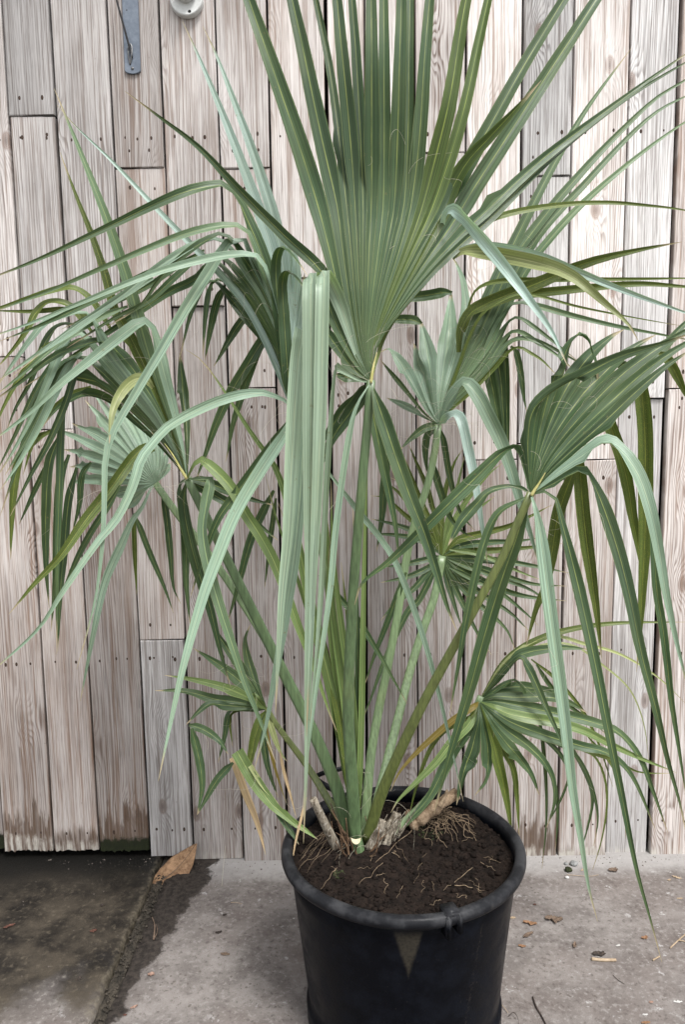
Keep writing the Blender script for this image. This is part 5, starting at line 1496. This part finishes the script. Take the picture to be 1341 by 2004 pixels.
# ------------------------------------------------------------------ things lying on the concrete
def flake(px, py, L, W, ang, mat, name, label, cat, curl=0.3, z0=None, ragged=0.25, seed=0, group=None, thick=0.0010):
    """a curled, ragged-edged dry leaf or chip resting on the slab"""
    rg = random.Random(seed + int(px * 3 + py))
    z = z0
    if z is None:
        p = at_z(px, py, 0.0); z = 0.020 if p.x < joint_x(p.y) else 0.0
    c = at_z(px, py, z)
    nu, nv = 12, 6
    V, F = [], []
    ph = rg.uniform(0, 40)
    for i in range(nu + 1):
        u = i / nu
        half = math.sin(math.pi * min(max(u, 0.06), 0.94)) ** 0.45 * W / 2
        for j in range(nv + 1):
            v = j / nv * 2 - 1
            half2 = half * (1 + 1.1 * noise.noise(Vector((u * 4.5 + ph, 3.0 * (v > 0), 0))) + 0.5 * noise.noise(Vector((u * 13 + ph, 3.0 * (v > 0), 0))))
            x = (u - 0.5) * L * (1 + 0.45 * noise.noise(Vector((v * 2.2 + ph, 8 + (u > 0.5) * 5, 0)))); y = v * half2 + 0.25 * W * noise.noise(Vector((u * 2.5 + ph, 20, 0)))
            zz = abs(v) ** 1.6 * curl * W * 0.5 + curl * L * 0.18 * (u - 0.5) ** 2 * 4 * (0.5 + 0.5 * math.sin(ph)) + 0.06 * W * noise.noise(Vector((u * 5 + ph, v * 3, 0)))
            V.append(Vector((x, y, zz)))
    mn = min(v.z for v in V)
    R_ = Matrix.Rotation(ang, 3, 'Z')
    V = [R_ @ Vector((v.x, v.y, v.z - mn + 0.0006)) for v in V]
    n = len(V)
    top = [v + Vector((0, 0, thick)) for v in V]
    for i in range(nu):
        for j in range(nv):
            a = i * (nv + 1) + j
            q = (a, a + 1, a + nv + 2, a + nv + 1)
            F.append(tuple(n + k for k in q[::-1])); F.append(q)
    ring = [i * (nv + 1) for i in range(nu + 1)] + [nu * (nv + 1) + j for j in range(1, nv + 1)] + [i * (nv + 1) + nv for i in range(nu - 1, -1, -1)] + [j for j in range(nv - 1, 0, -1)]
    for k in range(len(ring)):
        a, b = ring[k], ring[(k + 1) % len(ring)]; F.append((a, b, n + b, n + a))
    o = mesh_obj(name, V + top, F, mat, smooth=True); o.location = (c.x, c.y, z)
    tag(o, label, cat, group); return o

# the big brown leaf leaning against the fence foot
rg = random.Random(3)
A = at_z(303, 1730, 0.004); B = at_y(383, 1650, FENCE_Y - 0.012)
leaf = empty('dry_leaf', A); tag(leaf, 'large dry brown leaf leaning on the fence foot over the slab joint', 'leaf')
ax_ = B - A; Ln = ax_.length; ax_n = ax_.normalized()
side = ax_n.cross(Vector((0.15, -0.75, 0.65))); side = (side - ax_n * side.dot(ax_n)).normalized(); nn = ax_n.cross(side)
V, F = [], []
nu, nv = 26, 12
for i in range(nu + 1):
    u = i / nu
    half = 0.046 * (math.sin(math.pi * min(1, u * 0.95 + 0.035)) ** 0.62) * (1.0 if u < 0.6 else 1 - 0.35 * (u - 0.6) / 0.4)
    for j in range(nv + 1):
        v = j / nv * 2 - 1
        hh = half * (1 + 0.10 * noise.noise(Vector((u * 9, v * 2, 0))) + (0.08 * noise.noise(Vector((u * 31, 3, 0))) if abs(v) > 0.9 else 0))
        z = 0.016 * abs(v) ** 1.5 * (1 if v < 0 else -0.7) + 0.006 * noise.noise(Vector((u * 4, v * 2, 3))) - 0.004 * math.exp(-(v / 0.08) ** 2) + 0.0022 * math.sin(u * 55 + abs(v) * 7) * (1 - abs(v))
        V.append(ax_n * (u * Ln) + side * (v * hh + 0.012 * math.sin(u * 3.1)) + nn * (z + 0.028 * math.sin(math.pi * u)))
for i in range(nu):
    for j in range(nv):
        a = i * (nv + 1) + j; F.append((a, a + 1, a + nv + 2, a + nv + 1))
lb = mesh_obj('leaf_blade', V, F, M['deadleaf'], leaf)
md = lb.modifiers.new('thickness', 'SOLIDIFY'); md.thickness = 0.0009
mid = [V[i * (nv + 1) + nv // 2] + nn * -0.0008 for i in range(nu + 1)]
vv, ff = tube(mid, [0.0018 * (1 - 0.6 * i / nu) for i in range(nu + 1)], 6)
mesh_obj('midrib', vv, ff, M['chip_brown'], leaf)

flake(183, 1822, .020, .012, 0.4, M['chip_red'], 'bark_flake', 'small red-brown flake alone on the damp slab', 'flake')
flake(18, 1812, .034, .012, 0.6, M['chip_red'], 'bark_flake', 'long dark reddish flake at the damp slab near the left board', 'flake')
flake(155, 1916, .014, .010, 1.0, M['chip_dark'], 'dirt_crumb', 'black dirt crumb on the damp slab', 'crumb', 0.6)
flake(200, 1772, .012, .010, 1.0, M['chip_dark'], 'bark_flake', 'dark brown flake on the damp slab beside the joint', 'flake', 0.5)
flake(296, 1908, .018, .013, 0.2, M['chip_pink'], 'leaf_fragment', 'pinkish crumpled leaf fragment at the edge of the wet margin', 'leaf fragment', 0.7)
flake(262, 1971, .018, .008, 0.5, M['chip_pink'], 'leaf_fragment', 'slim pinkish leaf fragment on the pale slab near the joint', 'leaf fragment', 0.4)
flake(245, 1986, .010, .006, 0.1, M['chip_red'], 'bark_flake', 'tiny red-brown flake on the pale slab by the joint', 'flake')
flake(441, 1867, .026, .012, -0.1, M['chip_brown'], 'leaf_fragment', 'flat brown leaf fragment on the pale slab left of the pot', 'leaf fragment', 0.2)
flake(440, 1791, .012, .009, 0.5, M['chip_dark'], 'dirt_crumb', 'dark dirt crumb on the pale slab between joint and pot', 'crumb', 0.5)
flake(428, 1825, .020, .009, 0.3, M['chip_dark'], 'dirt_crumb', 'pair-shaped dark crumb on the pale slab left of the pot', 'crumb', 0.5)
flake(575, 1797, .006, .003, 0.3, M['chip_white'], 'paint_chip', 'tiny white chip on the slab beside the left pot wall', 'chip', 0.2)
flake(1037, 1808, .040, .014, -0.25, M['chip_orange'], 'leaf_fragment', 'curled orange-brown leaf on the slab right of the pot', 'leaf fragment', 0.7)
flake(1084, 1801, .052, .026, -0.1, M['chip_brown'], 'leaf_fragment', 'crumpled grey-brown leaf beside the orange-brown leaf', 'leaf fragment', 0.5)
flake(1034, 1830, .040, .014, 0.6, M['chip_brown'], 'leaf_fragment', 'narrow dull brown flake standing in for a leaf shadow nearest the right pot wall', 'leaf fragment', 0.4)  # a leaf's shadow, laid down as a brown flake
flake(1022, 1852, .020, .010, -0.2, M['chip_orange'], 'leaf_fragment', 'small orange leaf scrap at the right pot wall', 'leaf fragment', 0.5)
flake(1003, 1796, .020, .010, -0.1, M['chip_tan'], 'wood_chip', 'pale tan chip tucked against the right pot wall', 'chip', 0.2)
flake(1047, 1770, .010, .006, 0, M['chip_red'], 'bark_flake', 'small red-brown flake on the slab right of the rim', 'flake')
flake(1200, 1704, .032, .020, 0.2, M['chip_brown'], 'leaf_fragment', 'crumbled brown leaf near the fence on the right slab', 'leaf fragment', 0.5)
flake(1325, 1717, .028, .010, -0.6, M['chip_tan'], 'wood_chip', 'tan wood splinter near the fence at the right', 'chip', 0.2)
flake(1331, 1758, .020, .006, 0.05, M['chip_tan'], 'wood_chip', 'flat tan chip lying level at the right', 'chip', 0.2)
flake(1262, 1836, .020, .012, 0.2, M['chip_orange'], 'leaf_fragment', 'dark orange leaf scrap under the longest hanging leaf tip', 'leaf fragment', 0.6)
flake(1125, 1850, .026, .010, 1.2, M['chip_brown'], 'leaf_fragment', 'upturned thin brown leaf scrap on the right slab', 'leaf fragment', 0.6)
flake(1172, 1868, .036, .018, 0.0, M['chip_dark'], 'bark_flake', 'dark bark piece lying behind the tan stick', 'bark', 0.5)
flake(1210, 1850, .014, .006, 0.2, M['chip_white'], 'paint_chip', 'pale chip on the slab beyond the tan stick', 'chip', 0.2)
flake(1327, 1960, .024, .007, 0.0, M['chip_white'], 'paint_chip', 'white flat chip at the right', 'chip', 0.15)
flake(1263, 1985, .014, .005, 0.0, M['chip_white'], 'paint_chip', 'small off-white chip on the slab right of the dark twig', 'chip', 0.15)
flake(1264, 2001, .022, .008, 0.1, M['chip_orange'], 'leaf_fragment', 'orange leaf scrap right of the dark twig', 'leaf fragment', 0.3)
flake(1275, 1961, .012, .007, 0.1, M['chip_pink'], 'leaf_fragment', 'tiny pinkish scrap on the right slab', 'leaf fragment', 0.3)
flake(1310, 1722, .014, .007, 0.4, M['chip_tan'], 'wood_chip', 'short tan chip beside the splinter near the fence', 'chip', 0.3)
flake(1140, 1703, .014, .006, 0.8, M['chip_tan'], 'wood_chip', 'small buff chip near the grey pebble', 'chip', 0.5)
def pebble(px, py, r, mat, label, name='pebble', cat='pebble'):
    c = at_z(px, py, 0.0); rg = random.Random(int(px))
    bm = bmesh.new(); bmesh.ops.create_icosphere(bm, subdivisions=3, radius=1.0)
    ph = Vector((rg.uniform(0, 30), rg.uniform(0, 30), 0))
    for v in bm.verts:
        q = v.co.copy(); k = 1 + 0.28 * noise.noise(q * 1.1 + ph) + 0.08 * noise.noise(q * 3.5 + ph)
        v.co = Vector((q.x * r * 1.2 * k, q.y * r * k, q.z * r * 0.75 * k))
    o = bm_obj(name, bm, mat, smooth=True); o.location = (c.x, c.y, r * 0.55); tag(o, label, cat); return o
pebble(1123, 1692, 0.012, M['pebble'], 'grey angular pebble at the fence foot')
pebble(1113, 1704, 0.011, M['moss'], 'mossy green pebble beside the grey one')
pebble(1108, 1691, 0.006, M['pebble'], 'tiny grey pebble near the mossy one')
pebble(1110, 1718, 0.006, M['chip_white'], 'pale little stone in front of the mossy pebble')
def twig(pts, r0, r1, mat, name, label, cat, forks=()):
    P = [at_z(x, y, 0.0) + Vector((0, 0, z)) for x, y, z in pts]; pos, L = spline(P, 2)
    n = 20
    root = P[0].copy(); root.z = 0
    Q = [pos(L * i / (n - 1)) - root for i in range(n)]
    parts = [tube(Q, [r0 + (r1 - r0) * i / (n - 1) + 0.12 * r0 * noise.noise(Q[i] * 90) for i in range(n)], 7)]
    for fk in forks:
        p = [at_z(x, y, 0.0) + Vector((0, 0, z)) - root for x, y, z in fk]; ps, l_ = spline(p, 2)
        parts.append(tube([ps(l_ * i / 9) for i in range(10)], [r1 * 1.2 * (1 - 0.5 * i / 9) for i in range(10)], 6))
    V, F = merge(parts); o = mesh_obj(name, V, F, mat); o.location = root; tag(o, label, cat); return o
twig([(1043, 1952, .003), (1050, 1972, .004), (1058, 1985, .003), (1070, 2008, .003)], .0024, .0018, M['chip_dark'], 'dark_twig', 'straight dark twig on the slab right of the pot foot', 'twig')
twig([(1158, 1878, .004), (1180, 1880, .004), (1206, 1880, .004)], .0050, .0045, M['chip_tan'], 'wood_stick', 'short thick tan stick on the right slab', 'stick')
twig([(1312, 1856, .003), (1328, 1842, .005), (1345, 1828, .006)], .0022, .0018, M['chip_tan'], 'forked_stem', 'forked pale dry stem at the right', 'stem', [[(1328, 1842, .005), (1338, 1843, .004), (1352, 1848, .003)]])
twig([(1278, 1880, .003), (1284, 1877, .004), (1291, 1873, .004)], .0026, .002, M['chip_tan'], 'wood_splinter', 'short splinter by the longest leaf tip', 'splinter')
twig([(995, 1990, .003), (1005, 1988, .012), (1013, 1996, .010), (1016, 2008, .003)], .0009, .0006, M['chip_dark'], 'curled_root_hair', 'thin dark looped root at the pot foot', 'root')
twig([(975, 1962, .003), (985, 1972, .006), (995, 1984, .004)], .0011, .0007, M['chip_tan'], 'dry_straw', 'thin bent straw against the pot foot', 'straw')
twig([(452, 1766, .0015), (463, 1767, .003), (474, 1769, .0015)], .0009, .0006, M['chip_tan'], 'dry_straw', 'thin pale straw lying on the slab left of the pot', 'straw')
twig([(449, 1655, .10), (442, 1680, .05), (434, 1735, .003)], .0006, .0005, M['fibre'], 'dry_straw', 'long pale straw propped against the fence foot', 'straw')
twig([(301, 1840, .004), (303, 1815, .009), (298, 1800, .012)], .0030, .0012, M['chip_brown'], 'torn_stem', 'brown frayed stem standing in the joint dirt', 'stem', [[(301, 1840, .004), (308, 1826, .006), (306, 1812, .008)]])
twig([(1200, 1908, .0015), (1210, 1918, .002), (1223, 1926, .0015)], .0008, .0006, M['chip_dark'], 'dark_twig', 'very thin dark twig on open concrete below the tan stick', 'twig')
twig([(1110, 1712, .002), (1155, 1717, .006), (1172, 1712, .002)], .0010, .0007, M['chip_tan'], 'dry_straw', 'curved straw by the pebbles at the fence foot', 'straw')
